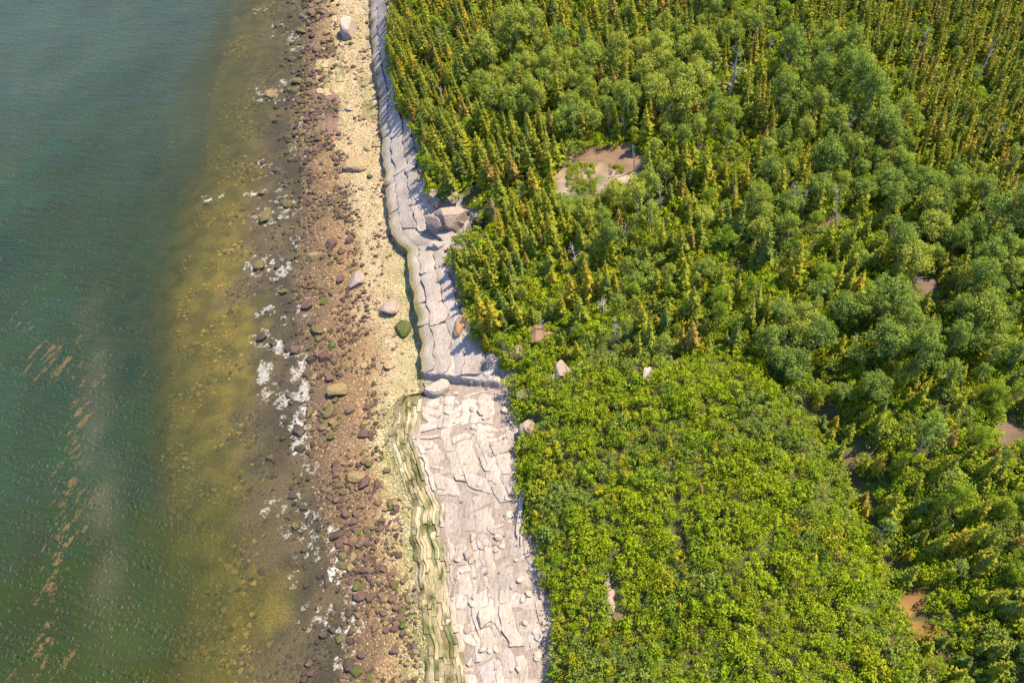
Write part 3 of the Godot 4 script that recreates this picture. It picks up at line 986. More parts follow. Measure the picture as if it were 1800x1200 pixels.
func foam() -> void:
	var P := []
	for e in wash: P.append(e)
	for e in [[465, 655, 1.9, 4.0, 0.35, 1.3], [522, 655, 1.6, 3.5, 0.3, 0.9], [534, 692, 1.5, 5.0, 0.25, 1.25], [540, 722, 1.2, 2.5, 0.2, 1.3], [505, 700, 3.0, 3.0, 0.0, 0.7], [520, 745, 2.4, 3.2, 0.0, 0.85], [525, 778, 1.8, 3.0, 0.2, 1.1], [495, 478, 2.0, 3.6, -0.5, 1.1], [490, 610, 1.4, 3.0, 0.5, 0.9],
		[438, 342, 2.0, 1.2, 0.3, 1.1], [492, 335, 1.6, 1.0, 0, 0.9], [367, 353, 1.4, 0.9, 0, 1.2], [388, 345, 0.8, 0.8, 0, 0.8], [545, 325, 1.6, 3.0, 0, 0.9], [500, 382, 2.4, 1.2, 0.4, 0.9], [520, 425, 1.6, 2.6, 0.5, 0.7], [470, 545, 1.8, 1.6, 0, 0.7], [515, 70, 2.2, 3.2, -0.3, 1.0], [478, 65, 1.6, 1.0, 0, 0.9], [522, 85, 2.4, 2.4, 0, 0.8],
		[497, 145, 2.0, 2.4, 0, 1.1], [524, 222, 1.8, 3.2, 0, 1.1], [512, 175, 1.4, 2.0, 0, 0.8], [520, 230, 1.4, 1.2, 0, 0.9], [530, 200, 1.0, 2.2, 0, 0.9], [640, 1075, 2.2, 3.0, 0.3, 0.9], [630, 1110, 2.2, 2.2, 0, 0.8], [600, 1100, 2.4, 2.4, 0, 0.6], [515, 1020, 1.2, 1.8, 0, 0.8], [610, 1010, 2.6, 2.6, 0, 0.55], [500, 935, 1.6, 1.6, 0, 0.6], [545, 825, 2.0, 2.2, 0.3, 0.6],
		[600, 1000, 3.0, 3.0, 0, 0.5], [545, 960, 3.5, 3.5, 0, 0.42], [470, 690, 2.5, 3.0, 0, 0.4], [480, 890, 3.0, 3.0, 0, 0.42], [590, 940, 2.0, 1.6, 0, 0.7], [555, 1080, 3.0, 3.0, 0, 0.42], [535, 640, 1.2, 2.4, 0.3, 0.9], [455, 20, 3, 3, 0, 0.35]]:
		P.append([unproj(e[0], e[1], 0.0), e[2] * 0.95, e[3] * 0.95, e[4], e[5] * (1.05 if e[1] > 450 and e[1] < 800 else 0.5)])
	var m := StandardMaterial3D.new()
	m.albedo_color = Color(0.86, 0.86, 0.86, 0.085)
	m.transparency = BaseMaterial3D.TRANSPARENCY_ALPHA
	m.roughness = 0.7
	flakes("foam", P, 0.12, m, "white foam where small waves break round the boulders", 0.09, 0.2)
	var W := []
	var way := [[14, 525, 0.5], [62, 585, 0.5], [92, 615, 1.6], [110, 650, 0.8], [135, 670, 0.7], [138, 720, 1.1], [128, 780, 0.7], [121, 840, 0.7], [114, 900, 0.9], [108, 955, 0.8], [98, 1010, 0.6], [88, 1070, 0.6], [78, 1135, 0.8], [70, 1190, 0.5]]
	for i in way.size() - 1:
		for k in 11:
			var f := rng.randf()
			var spread: float = (5.0 if k < 7 else 22.0) + (18.0 if i < 4 else 0.0)
			var u: float = lerpf(way[i][0], way[i + 1][0], f) + rng.randfn() * spread
			var v: float = lerpf(way[i][1], way[i + 1][1], f)
			W.append([unproj(u, v, 0.0), rnd(0.12, 0.5), rnd(0.8, 4.5), rnd(-0.4, 0.1), way[i][2] * rnd(0.5, 1.05)])
	var b := StandardMaterial3D.new()
	b.albedo_color = Color(srgb(0.17, 0.105, 0.045), 0.12)
	b.transparency = BaseMaterial3D.TRANSPARENCY_ALPHA
	b.roughness = 0.8
	flakes("floating_seaweed", W, 0.1, b, "orange-brown seaweed drifting in a long streak offshore", 0.07, 0.3)

# ---------------------------------------------------------------- trees
var LV := PackedVector3Array()
var LN := PackedVector3Array()
var LC := PackedColorArray()

func begin() -> void:
	LV = PackedVector3Array(); LN = PackedVector3Array(); LC = PackedColorArray()

func tri(a: Vector3, b: Vector3, c: Vector3, n: Vector3, col: Color) -> void:
	if (b - a).cross(c - a).dot(n) > 0.0:
		LV.append(a); LV.append(c); LV.append(b)
	else:
		LV.append(a); LV.append(b); LV.append(c)
	for i in 3:
		LN.append(n); LC.append(col)

func leaf(p: Vector3, out: Vector3, size: float, col: Color) -> void:
	var f := (out * 0.9 + Vector3(rng.randfn(), rng.randfn(), rng.randfn()) * 0.55).normalized()
	var t := f.cross(Vector3(rng.randfn(), rng.randfn(), rng.randfn())).normalized()
	var b := f.cross(t)
	var n := (f * 0.35 + out * 0.55 + Vector3(0, 0.35, 0)).normalized()
	var k := rnd(0.45, 0.75)
	tri(p - t * size * 0.5, p + b * size * 0.5 * k, p + t * size * 0.5, n, col)
	tri(p - t * size * 0.5, p + t * size * 0.5, p - b * size * 0.5 * k, n, col)

func tube(pts: Array, radii: Array, sides := 5, col := Color.WHITE) -> void:
	var rings := []
	for i in pts.size():
		var d: Vector3 = (pts[mini(i + 1, pts.size() - 1)] - pts[maxi(i - 1, 0)]).normalized()
		var s := d.cross(Vector3(0.3, 0.2, 0.9)).normalized()
		var t := d.cross(s)
		var ring := []
		for k in sides:
			var an := k * TAU / sides
			ring.append(pts[i] + (s * cos(an) + t * sin(an)) * radii[i])
		rings.append(ring)
	for i in pts.size() - 1:
		for k in sides:
			var a: Vector3 = rings[i][k]
			var b: Vector3 = rings[i][(k + 1) % sides]
			var c: Vector3 = rings[i + 1][k]
			var d: Vector3 = rings[i + 1][(k + 1) % sides]
			var n: Vector3 = ((a + b + c + d) / 4.0 - (pts[i] + pts[i + 1]) / 2.0).normalized()
			tri(a, b, c, n, col); tri(b, d, c, n, col)

func finish() -> ArrayMesh:
	return mesh_of(LV, LN, LC)

func spruce_crown(h: float, r: float, y0: float, tip: float, sparse := 0.0) -> ArrayMesh:
	begin()
	var y := y0 * h
	while y < h - 0.15:
		var t := (y - y0 * h) / (h * (1.0 - y0))
		var rr := r * pow(1.0 - t, 0.8) * rnd(0.7, 1.2) + 0.1
		var nb := 4 + int(4.0 * (1.0 - t)) + rng.randi() % 2
		var a0 := rnd(0, TAU)
		for k in nb:
			if rng.randf() < sparse: continue
			var an := a0 + k * TAU / nb + rnd(-0.25, 0.25)
			var o := Vector3(cos(an), 0, sin(an))
			var sd := Vector3(-o.z, 0, o.x)
			var ln := rr * rnd(0.55, 1.25)
			var yy := y + rnd(-0.15, 0.15)
			var b := Vector3(0, yy, 0) + o * ln * 0.12
			var e := Vector3(0, yy - ln * rnd(0.0, 0.38), 0) + o * ln
			var md := b.lerp(e, 0.5) + Vector3(0, 0.10 * ln, 0)
			var wd := ln * rnd(0.14, 0.26) + 0.07
			var n := (o * 0.45 + Vector3.UP * 0.7 + Vector3(rng.randfn(), rng.randfn(), rng.randfn()) * 0.32).normalized()
			var g := rnd(0.6, 1.35)
			var warm := tip * smoothstep(0.35, 1.0, t) * rnd(0.3, 1.0)
			var col := Color(1, 1, 1).lerp(Color(1.4, 1.08, 0.8), warm) * g
			col.a = 1.0
			var dn := Vector3(0, -0.16 * ln - 0.05, 0)
			tri(b, md + sd * wd + dn, e, (n + sd * 0.45).normalized(), col)
			tri(b, e, md - sd * wd + dn, (n - sd * 0.45).normalized(), col)
			for q in 3:      # side sprays
				var s := 1.0 if q % 2 == 0 else -1.0
				var c2 := col * rnd(0.7, 1.3)
				c2.a = 1.0
				var m2 := b.lerp(e, rnd(0.3, 0.75))
				var lf := ln * rnd(0.25, 0.5) + 0.05
				tri(m2, m2 + (o * rnd(0.3, 0.7) + sd * s * 0.75) * lf + Vector3(0, rnd(-0.25, 0.1) * lf, 0), m2 + o * lf * 0.5, (n + sd * s * 0.5 + Vector3(rng.randfn(), rng.randfn(), rng.randfn()) * 0.25).normalized(), c2)
		y += (0.36 + 0.1 * (1.0 - t)) * rnd(0.8, 1.25) * clampf(h / 9.0, 0.7, 1.2)
	var top := Vector3(0, h + 0.25, 0)
	for k in 3:
		var an := k * TAU / 3.0
		var o := Vector3(cos(an), 0, sin(an))
		var c := Color(1, 1, 1).lerp(Color(1.9, 1.25, 0.8), tip)
		tri(top, Vector3(0, h - 0.45, 0) + o * 0.16, Vector3(0, h - 0.45, 0) + Vector3(cos(an + 2.1), 0, sin(an + 2.1)) * 0.16, (o + Vector3.UP * 0.4).normalized(), c)
	return finish()

func clumps(list: Array, per: int, size: float, vary := 0.3) -> void:   # list: [centre, radius]
	for e in list:
		var c: Vector3 = e[0]
		var r: float = e[1]
		var g := rnd(1.0 - vary, 1.0 + vary)
		var hue := rnd(-0.08, 0.08)
		var n := int(per * clampf(r * r, 0.35, 2.2))
		for i in n:
			var d := Vector3(rng.randfn(), rng.randfn() * 0.85 + 0.25, rng.randfn()).normalized()
			var p := c + d * r * (1.0 - 0.45 * pow(rng.randf(), 2.0)) * Vector3(1, 0.85, 1)
			var k := g * rnd(0.8, 1.2)
			leaf(p, d, size * rnd(0.7, 1.3), Color(k * (1.0 + hue), k, k * (1.0 - hue)))

func broad_crown(h: float, r: float, y0: float, n: int, per: int, size: float, loose := 0.0) -> ArrayMesh:
	begin()
	var list := []
	var cy := h * (1.0 + y0) / 2.0
	var ry := h * (1.0 - y0) / 2.0
	for i in n:
		var d := Vector3(rng.randfn(), rng.randfn(), rng.randfn()).normalized()
		d.y = absf(d.y) * 1.1 - 0.35 * rng.randf()
		var k := rnd(0.4, 0.95)
		var cone := 1.0 - 0.35 * maxf(0.0, d.y)
		list.append([Vector3(d.x * r * k * cone, cy + d.y * ry * k, d.z * r * k * cone), r * rnd(0.16, 0.34) * (1.0 - loose * 0.3)])
	list.append([Vector3(0, cy + ry * 0.4, 0), r * 0.5])
	clumps(list, per, size)
	return finish()

func shrub_crown(h: float, r: float, n: int, per: int, size: float) -> ArrayMesh:
	begin()
	var list := []
	for i in n:
		var an := rnd(0, TAU)
		var k := sqrt(rng.randf()) * 0.75
		list.append([Vector3(cos(an) * r * k, h * rnd(0.45, 0.85) * (1.0 - 0.35 * k), sin(an) * r * k), r * rnd(0.28, 0.48)])
	clumps(list, per, size)
	return finish()

func trunk_mesh(h: float, r: float, lean: float, limbs: int, col: Color) -> ArrayMesh:
	begin()
	var p := []
	var q := []
	for i in 5:
		var t := i / 4.0
		p.append(Vector3(lean * t * t * h * 0.1 + rnd(-0.05, 0.05), t * h - 0.3 * (1.0 - t), rnd(-0.05, 0.05) * h * 0.1))
		q.append(lerpf(r, r * 0.25, t))
	tube(p, q, 6, col)
	for k in limbs:
		var t := rnd(0.35, 0.8)
		var b := Vector3(lean * t * t * h * 0.1, t * h, 0)
		var an := rnd(0, TAU)
		var e := b + Vector3(cos(an), rnd(0.6, 1.2), sin(an)) * h * rnd(0.12, 0.24)
		tube([b, b.lerp(e, 0.5) + Vector3(0, -0.1, 0), e], [r * 0.45, r * 0.3, r * 0.12], 4, col)
	return finish()

func dead_mesh(h: float, r: float, branches: int, spread: float, top := 1.0) -> ArrayMesh:
	begin()
	var p := []
	var q := []
	var drift := Vector3.ZERO
	for i in 9:
		var t := i / 8.0
		p.append(Vector3(0, t * h, 0) + drift)
		drift += Vector3(rnd(-0.05, 0.05), 0, rnd(-0.05, 0.05)) * h * 0.25
		q.append(lerpf(r, r * 0.18, t))
	tube(p, q, 6)
	for k in branches:
		var i := rng.randi_range(2, 7)
		var b: Vector3 = p[i]
		var an := rnd(0, TAU)
		var d := Vector3(cos(an), rnd(-0.1, 0.55), sin(an))
		var l := spread * rnd(0.4, 1.0) * (1.1 - 0.08 * i)
		var m := b + d * l * 0.5 + Vector3(0, rnd(-0.1, 0.2), 0)
		var e := m + (d + Vector3(rnd(-0.4, 0.4), rnd(0, 0.5), rnd(-0.4, 0.4))) * l * 0.5
		tube([b, m, e], [q[i] * 0.6, q[i] * 0.42, q[i] * 0.12], 4)
		for j in 2:
			var e2 := m + (d.rotated(Vector3.UP, rnd(-1.1, 1.1)) + Vector3(0, rnd(0, 0.4), 0)) * l * rnd(0.25, 0.5)
			tube([m, e2], [q[i] * 0.32, q[i] * 0.08], 3)
	return finish()

var low_only := []      # [world point, radius]: only shrubs grow there
var keep_out := []      # [world point, radius]
func kept_out(p: Vector3, by := 0.0, trees_too := true) -> bool:
	if trees_too:
		for e in low_only:
			if Vector2(p.x - e[0].x, p.z - e[0].z).length() < e[1]: return true
	for e in keep_out:
		if Vector2(p.x - e[0].x, p.z - e[0].z).length() < e[1] + by: return true
	return false

func blob(u: float, v: float, list: Array) -> float:
	var m := 0.0
	for e in list:
		m = maxf(m, 1.0 - Vector2((u - e[0]) / e[2], (v - e[1]) / e[3]).length_squared() * 0.8)
	return m

var poplar_spots := [[925, 115, 105, 85], [1035, 155, 100, 75], [1190, 110, 75, 95], [1225, 190, 70, 55], [1450, 140, 95, 90], [1535, 245, 85, 105], [1405, 275, 60, 70], [1645, 400, 85, 95], [1375, 370, 60, 50], [1075, 375, 95, 50], [1585, 600, 115, 90], [1480, 540, 75, 55], [1720, 440, 90, 90], [1740, 580, 70, 70], [1395, 590, 50, 65], [1600, 340, 60, 60], [1290, 30, 70, 40], [1690, 340, 50, 40], [1150, 290, 30, 50], [960, 640, 40, 30], [1650, 780, 70, 50], [1550, 960, 40, 60], [1650, 880, 50, 50]]
var bright_spots := [[1250, 470, 70, 60], [1350, 470, 50, 60], [1290, 250, 60, 60], [1050, 560, 90, 60], [1680, 720, 90, 50], [1400, 660, 90, 50], [1180, 640, 90, 50], [960, 480, 60, 60], [850, 500, 40, 60], [1180, 400, 50, 60]]

func in_mound(p: Vector3) -> float:
	var m := at_z(cm, p.z)
	if m <= 0.0: return 0.0
	var t := (p.x - at_z(cf, p.z)) / maxf(at_z(cg, p.z) - at_z(cf, p.z), 5.0)
	return m * (1.0 if t < 0.97 else 0.0)

func trees() -> void:
	var bark := solid(Color.WHITE, 0.9, 0.8, tex_grain, 0.6)
	var sm := []
	var st := []
	var sdim := [[9.5, 2.1, 0.06, 0.9, 0.0], [11.0, 2.4, 0.1, 0.5, 0.0], [8.0, 2.1, 0.04, 0.2, 0.0], [10.5, 1.5, 0.15, 1.0, 0.1], [7.0, 1.9, 0.03, 0.5, 0.0], [9.0, 1.25, 0.12, 0.8, 0.15], [6.0, 1.8, 0.02, 0.0, 0.0]]
	for d in sdim:
		sm.append(spruce_crown(d[0], d[1], d[2], d[3], d[4]))
		st.append(trunk_mesh(d[0] * 0.95, 0.13, 0.0, 0, lin(0.16, 0.12, 0.10)))
	var pm := []
	var pt := []
	var pdim := [[10.0, 2.9, 0.2, 50, 95, 0.28], [9.0, 2.6, 0.15, 46, 95, 0.27], [11.0, 2.6, 0.25, 46, 95, 0.27], [8.0, 3.1, 0.15, 52, 95, 0.29], [9.5, 2.2, 0.2, 34, 80, 0.27], [7.0, 2.2, 0.1, 36, 95, 0.26], [12.0, 3.1, 0.25, 60, 95, 0.28], [9.0, 3.5, 0.2, 64, 95, 0.29]]
	for i in pdim.size():
		var d: Array = pdim[i]
		pm.append(broad_crown(d[0], d[1], d[2], d[3], d[4], d[5], 0.6 if i == 4 else 0.0))
		pt.append(trunk_mesh(d[0] * 0.85, 0.17, rnd(-1, 1), 5, lin(0.42, 0.38, 0.33)))
	var bm := []
	for i in 10:
		bm.append(shrub_crown(rnd(1.8, 3.2), rnd(1.15, 1.7), 8 + i % 5, 76, rnd(0.2, 0.3)))
	var stem := trunk_mesh(1.8, 0.06, 0.3, 3, lin(0.2, 0.15, 0.1))
	# looks
	var slook := ["yellow-green", "olive-green", "amber-topped", "dark green", "rusty"]
	var scol := [[0.250, 0.265, 0.020], [0.195, 0.225, 0.026], [0.325, 0.270, 0.022], [0.135, 0.180, 0.034], [0.300, 0.215, 0.045]]
	var plook := ["grey-green", "blue-green", "pale green", "fresh green"]
	var pcol := [[0.225, 0.280, 0.046], [0.170, 0.240, 0.048], [0.275, 0.310, 0.052], [0.200, 0.275, 0.022]]
	var blook := ["bright lime", "mid-green", "yellowish", "dull green"]
	var bcol := [[0.240, 0.310, 0.010], [0.190, 0.275, 0.012], [0.285, 0.295, 0.012], [0.180, 0.245, 0.040]]
	var smat := []
	for c in scol: smat.append(leafy(srgb(c[0], c[1], c[2]), 0.8))
	var pmat := []
	for c in pcol: pmat.append(leafy(srgb(c[0], c[1], c[2]), 0.9))
	var bmat := []
	for c in bcol: bmat.append(leafy(srgb(c[0], c[1], c[2]), 0.95))
	# broadleaved trees first
	var pop := []
	var grid := {}
	var z := -2.0
	while z > -285.0:
		var x := -70.0
		while x < 190.0:
			var p := Vector3(x + rnd(-1.8, 1.8), 0, z + rnd(-1.8, 1.8))
			x += 3.9
			var f := at_z(cf, p.z)
			if p.x < f + 1.0: continue
			p.y = height(p.x, p.z)
			var q := proj(p + Vector3(0, 6, 0))
			if q.x < 640 or q.x > 1900 or q.y < -90 or q.y > 1520: continue
			if kept_out(p, 1.0): continue
			var k := blob(q.x, q.y, poplar_spots)
			var chance := 0.97 * smoothstep(0.05, 0.4, k)
			var young := k < 0.2
			if young: chance = maxf(chance, 0.14 if q.x < 1000 and q.y < 620 else 0.3)
			if q.x > 1440 and q.y < 330 and young: chance = 0.1
			if in_mound(p) > 0.3: chance = 0.0
			elif q.x > 1490 and q.y > 690: chance = minf(maxf(chance, 0.3), 0.45)
			if rng.randf() > chance: continue
			var s := rnd(0.42, 0.72) if young else (rnd(0.62, 1.0) + 0.5 * pow(rng.randf(), 2.5))
			var c := 0 if rng.randf() < 0.5 else (1 if rng.randf() < 0.25 else 2)
			if q.x > 1330: c = 1 if rng.randf() < 0.6 else (0 if rng.randf() < 0.7 else 2)
			if young or q.y > 690: c = 3 if rng.randf() < 0.65 else c
			pop.append([p, s, rng.randi() % pm.size(), c, q.z])
			for gx in range(-1, 2):
				for gz in range(-1, 2):
					grid[Vector2i(int(floor(p.x / 2.0)) + gx, int(floor(p.z / 2.0)) + gz)] = 1
		z -= 3.9
	var spr := []
	z = -2.0
	while z > -290.0:
		var x := -75.0
		while x < 190.0:
			var p := Vector3(x + rnd(-0.95, 0.95), 0, z + rnd(-0.95, 0.95))
			x += 2.05
			var f := at_z(cf, p.z)
			if p.x < f + 0.4: continue
			p.y = height(p.x, p.z)
			var q := proj(p + Vector3(0, 5, 0))
			if q.x < 640 or q.x > 1900 or q.y < -90 or q.y > 1520: continue
			if kept_out(p): continue
			var free := not grid.has(Vector2i(int(floor(p.x / 2.0)), int(floor(p.z / 2.0))))
			var chance := 0.6 if free else 0.2
			var far_right := q.x > 1440 and q.y < 330
			if far_right and free: chance = 0.93
			if q.x < 1000 and q.y < 620 and free: chance = 0.85
			chance *= 1.0 - 0.75 * smoothstep(0.2, 0.7, blob(q.x, q.y, bright_spots))
			if in_mound(p) > 0.3: chance = 0.06 + 0.14 * smoothstep(9.0, 2.0, p.x - f)
			elif q.y > 700: chance *= 0.9
			if p.x - f < 3.0 and q.y < 170: chance = 0.9
			if rng.randf() > chance: continue
			var s := 0.45 + 0.65 * sqrt(rng.randf())
			var v := rng.randi() % sm.size()
			if far_right: v = [3, 5, 0, 3, 5][rng.randi() % 5]; s = rnd(0.65, 0.95)
			if in_mound(p) > 0.3: v = [4, 6, 2][rng.randi() % 3]; s = rnd(0.35, 0.55)
			elif q.y > 560: s *= 0.8
			var k := rng.randf() + 0.35 * n1.get_noise_2d(p.x * 2.0, p.z * 2.0)
			var c := 0 if k < 0.42 else (1 if k < 0.70 else (2 if k < 0.84 else (3 if k < 0.97 else 4)))
			spr.append([p, s, v, c, q.z])
		z -= 2.05
	var shr := []
	z = -2.0
	while z > -270.0:
		var x := -75.0
		while x < 170.0:
			var p := Vector3(x + rnd(-0.7, 0.7), 0, z + rnd(-0.7, 0.7))
			x += 1.4
			var f := at_z(cf, p.z)
			if p.x < f - 0.4: continue
			p.y = height(p.x, p.z)
			var q := proj(p + Vector3(0, 1.5, 0))
			if q.x < 640 or q.x > 1860 or q.y < -40 or q.y > 1480: continue
			if kept_out(p, -0.9 if at_z(cm, p.z) < 0.5 else -0.3, false): continue
			var md := in_mound(p)
			var chance := 0.98 if md > 0.5 else 0.84
			if md < 0.5 and at_z(cm, p.z) > 0.5 and absf(p.x - at_z(cg, p.z)) < 2.0: chance = 0.15
			if rng.randf() > chance: continue
			var s := (rnd(0.72, 1.08) if rng.randf() < 0.84 else rnd(1.2, 1.8)) if md > 0.5 else (rnd(0.6, 1.1) + 0.8 * pow(rng.randf(), 4.0))
			var k := 0.15 + 0.55 * rng.randf() + 1.1 * n1.get_noise_2d(p.x * 2.0 + 99.0, p.z * 2.0) + 0.5 * n2.get_noise_2d(p.x * 6.0, p.z * 6.0)
			if md < 0.5: k += 0.3 * rng.randf()
			var c := 0 if k < 0.42 else (1 if k < 0.66 else (2 if k < 0.78 else 3))
			shr.append([p, s, rng.randi() % bm.size(), c, q.z])
		z -= 1.4
	for i in 260:
		var p := on_ground(rnd(997, 1050), rnd(288, 340)) if i < 230 else on_ground(rnd(1072, 1100), rnd(290, 306))
		if rng.randf() < 0.2: continue
		shr.append([p, rnd(0.25, 0.45), rng.randi() % bm.size(), 0, proj(p).z])
	print("poplars ", pop.size(), " spruces ", spr.size(), " shrubs ", shr.size())
	plant("spruce_tree", "spruce", "spruces of the coastal forest", spr, sm, st, smat, scol, slook, sdim, bark, 300, "spruce_forest", "dense stand of slim spruces behind the nearer ones")
	plant("poplar_tree", "poplar", "grey-green poplars of the forest", pop, pm, pt, pmat, pcol, plook, pdim, bark, 300, "poplar_forest", "more poplar crowns among the spruces")
	var bd := []
	for i in bm.size(): bd.append([2.2])
	plant("shrub", "shrub", "shrubs of the green slope", shr, bm, [stem], bmat, bcol, blook, bd, bark, 300, "shrub_thicket", "low bright green shrubs covering the slope and the forest floor")

func plant(called: String, category: String, group: String, list: Array, crowns: Array, trunks: Array, mats: Array, cols: Array, looks: Array, dims: Array, bark: Material, most: int, mass: String, mass_label: String) -> void:
	# the ones that show largest become things, the others one mass
	for e in list:
		var q := proj(e[0] + Vector3(0, 3, 0))
		var inside: bool = q.x > 640 and q.x < 1795 and q.y > 5 and q.y < 1195
		e.append((e[1] * dims[e[2]][0] / e[4]) if inside else 0.0)
	list.sort_custom(func(a, b): return a[5] > b[5])
	var per := []
	var pert := []
	for i in crowns.size(): per.append([])
	for i in trunks.size(): pert.append([])
	for i in list.size():
		var e: Array = list[i]
		var turn := rnd(0, TAU)
		var wide: float = e[1] * rnd(0.92, 1.1)
		var tall: float = e[1] * dims[e[2]][0]
		if i < most:
			var o := base(called, e[0], turn)
			o.rotation += Vector3(rnd(-0.05, 0.05), 0, rnd(-0.05, 0.05))
			o.scale = Vector3(wide, e[1], wide)
			tag(o, "", category, group)
			obj("trunk", trunks[e[2] % trunks.size()], bark, o)
			obj("crown", crowns[e[2]], mats[e[3]], o)
			var mid: float = dims[0][0] * 0.85
			things.append({"node": o, "kind": called.replace("_", " "), "look": ("tall " if tall > mid else "low ") + looks[e[3]], "at": e[0]})
		else:
			var t := Transform3D(Basis.from_euler(Vector3(rnd(-0.05, 0.05), turn, rnd(-0.05, 0.05))).scaled_local(Vector3(wide, e[1], wide)), e[0])
			var c: Array = cols[e[3]]
			var k := rnd(0.85, 1.15)
			per[e[2]].append(t); per[e[2]].append(Color(c[0] * k * rnd(0.92, 1.08), c[1] * k, c[2] * k))
			if trunks.size() > 1 or i % 3 == 0:
				pert[e[2] % trunks.size()].append(t); pert[e[2] % trunks.size()].append(Color.WHITE)
	var o := base(mass)
	tag(o, mass_label, "", "", "stuff")
	var white := leafy(Color.WHITE, 0.85)
	for i in crowns.size():
		if per[i].size(): many("foliage", crowns[i], per[i], white, o)
	for i in trunks.size():
		if pert[i].size(): many("trunks", trunks[i], pert[i], bark, o)

func dead_trees() -> void:
	var silver := solid(srgb(0.6, 0.54, 0.49), 0.85, 0.8, tex_grain, 0.6)
	var L := [[1283, 172, 14.0, 0.22, 16, 4.2, "tall bleached dead tree with long bare side branches"], [1062, 552, 5.0, 0.15, 22, 3.0, "spiky bleached dead tree with radiating bare branches"], [1203, 132, 9.0, 0.14, 9, 1.8, "slim dead trunk with broken crown among the poplars"], [1352, 100, 7.0, 0.13, 10, 2.4, "dead tree with pale forked top near the tall snag"],
		[1072, 425, 7.5, 0.14, 16, 2.8, "bare pale branches rising from a fading poplar by the clearing"], [1102, 432, 7.0, 0.14, 16, 2.8, "bare fan of pale twigs inland of its twin by the clearing"], [1408, 380, 7.5, 0.14, 40, 1.2, "grey dead spruce still holding its short twigs"], [1380, 612, 6.0, 0.12, 12, 2.0, "pale dead stem among mid-slope poplars"],
		[1500, 612, 5.0, 0.11, 20, 1.2, "grey dead spruce top leaning beside the poplars"], [1605, 505, 4.0, 0.1, 14, 3.0, "bare white limbs over the brown earth patch"], [838, 155, 5.0, 0.1, 14, 1.6, "small white dead tree among the amber spruces"], [1590, 520, 4.0, 0.1, 8, 2.2, "thin leaning dead stem next to the white limbs"], [900, 110, 6.0, 0.13, 10, 2.4, "white forked stem in the upper poplars"], [1700, 90, 5.5, 0.1, 12, 1.4, "thin dead spruce in the dense upper stand"], [1115, 300, 7.5, 0.12, 6, 1.6, "leaning pale trunk at the inland end of the clearing"]]
	for e in L:
		var p := on_ground(e[0], e[1])
		var o := base("dead_tree", p, rnd(0, TAU))
		o.rotation.x = rnd(-0.12, 0.12)
		tag(o, e[6], "dead tree", "dead bare trees in the forest")
		begin()
		obj("trunk", dead_mesh(e[2], e[3] * 1.3, 0, 0.0), silver, o)
		obj("branches", dead_mesh(e[2] * 0.98, e[3] * 1.15, e[4], e[5]), silver, o)

func snags() -> void:
	var silver := solid(srgb(0.6, 0.54, 0.49), 0.85, 0.8, tex_grain, 0.6)
	var protos := []
	for i in 5:
		protos.append([dead_mesh(6.0 + i, 0.13, 0, 0.0), dead_mesh(5.9 + i, 0.12, 9 + 3 * i, 1.3 + 0.3 * i)])
	var n := 0
	while n < 34:
		var u := rnd(720, 1780)
		var v := rnd(20, 700)
		var p := on_ground(u, v)
		if p.x < at_z(cf, p.z) + 2.0 or in_mound(p) > 0.2: continue
		var k := rng.randi() % 5
		var o := base("dead_tree", p, rnd(0, TAU))
		o.rotation += Vector3(rnd(-0.18, 0.18), 0, rnd(-0.18, 0.18))
		o.scale = Vector3.ONE * rnd(0.8, 1.1)
		tag(o, "", "dead tree", "dead bare trees in the forest")
		obj("trunk", protos[k][0], silver, o)
		obj("branches", protos[k][1], silver, o)
		things.append({"node": o, "kind": "dead tree", "look": "slim bleached" if k < 2 else ("many-branched bleached" if k > 3 else "bare pale"), "at": p})
		n += 1

# ---------------------------------------------------------------- labels
func mark(u: float, v: float, called: String) -> void:
	marks.append([on_ground(u, v), called])

func label_all() -> void:
	var words := ["nearest", "second nearest", "third nearest", "fourth nearest", "fifth nearest", "sixth nearest", "seventh nearest", "eighth nearest", "ninth nearest", "tenth nearest", "eleventh nearest", "twelfth nearest"]
	var sides := ["inland of", "seaward of", "upcoast of", "downcoast of"]
	var classes := {}
	for t in things:
		var key: String = t.kind + t.look
		if not classes.has(key): classes[key] = []
		classes[key].append(t)
	for key in classes:
		var lists := []
		for m in marks:
			var four := [[], [], [], []]
			for t in classes[key]:
				var d: Vector3 = t.at - m[0]
				var s := 0
				if absf(d.x) > absf(d.z): s = 0 if d.x > 0 else 1
				else: s = 2 if d.z < 0 else 3
				four[s].append([d.length(), t])
			for s in 4:
				four[s].sort_custom(func(a, b): return a[0] < b[0])
				for r in four[s].size():
					var t: Dictionary = four[s][r][1]
					var cost: float = four[s][r][0] * (1.0 + 0.35 * r)
					if not t.has("cost") or cost < t.cost:
						t.cost = cost
						t.label = "%s %s, %s %s %s" % [t.look, t.kind, words[r] if r < 12 else str(r + 1) + "th nearest", sides[s], m[1]]
	for t in things:
		t.node.set_meta("label", t.label)

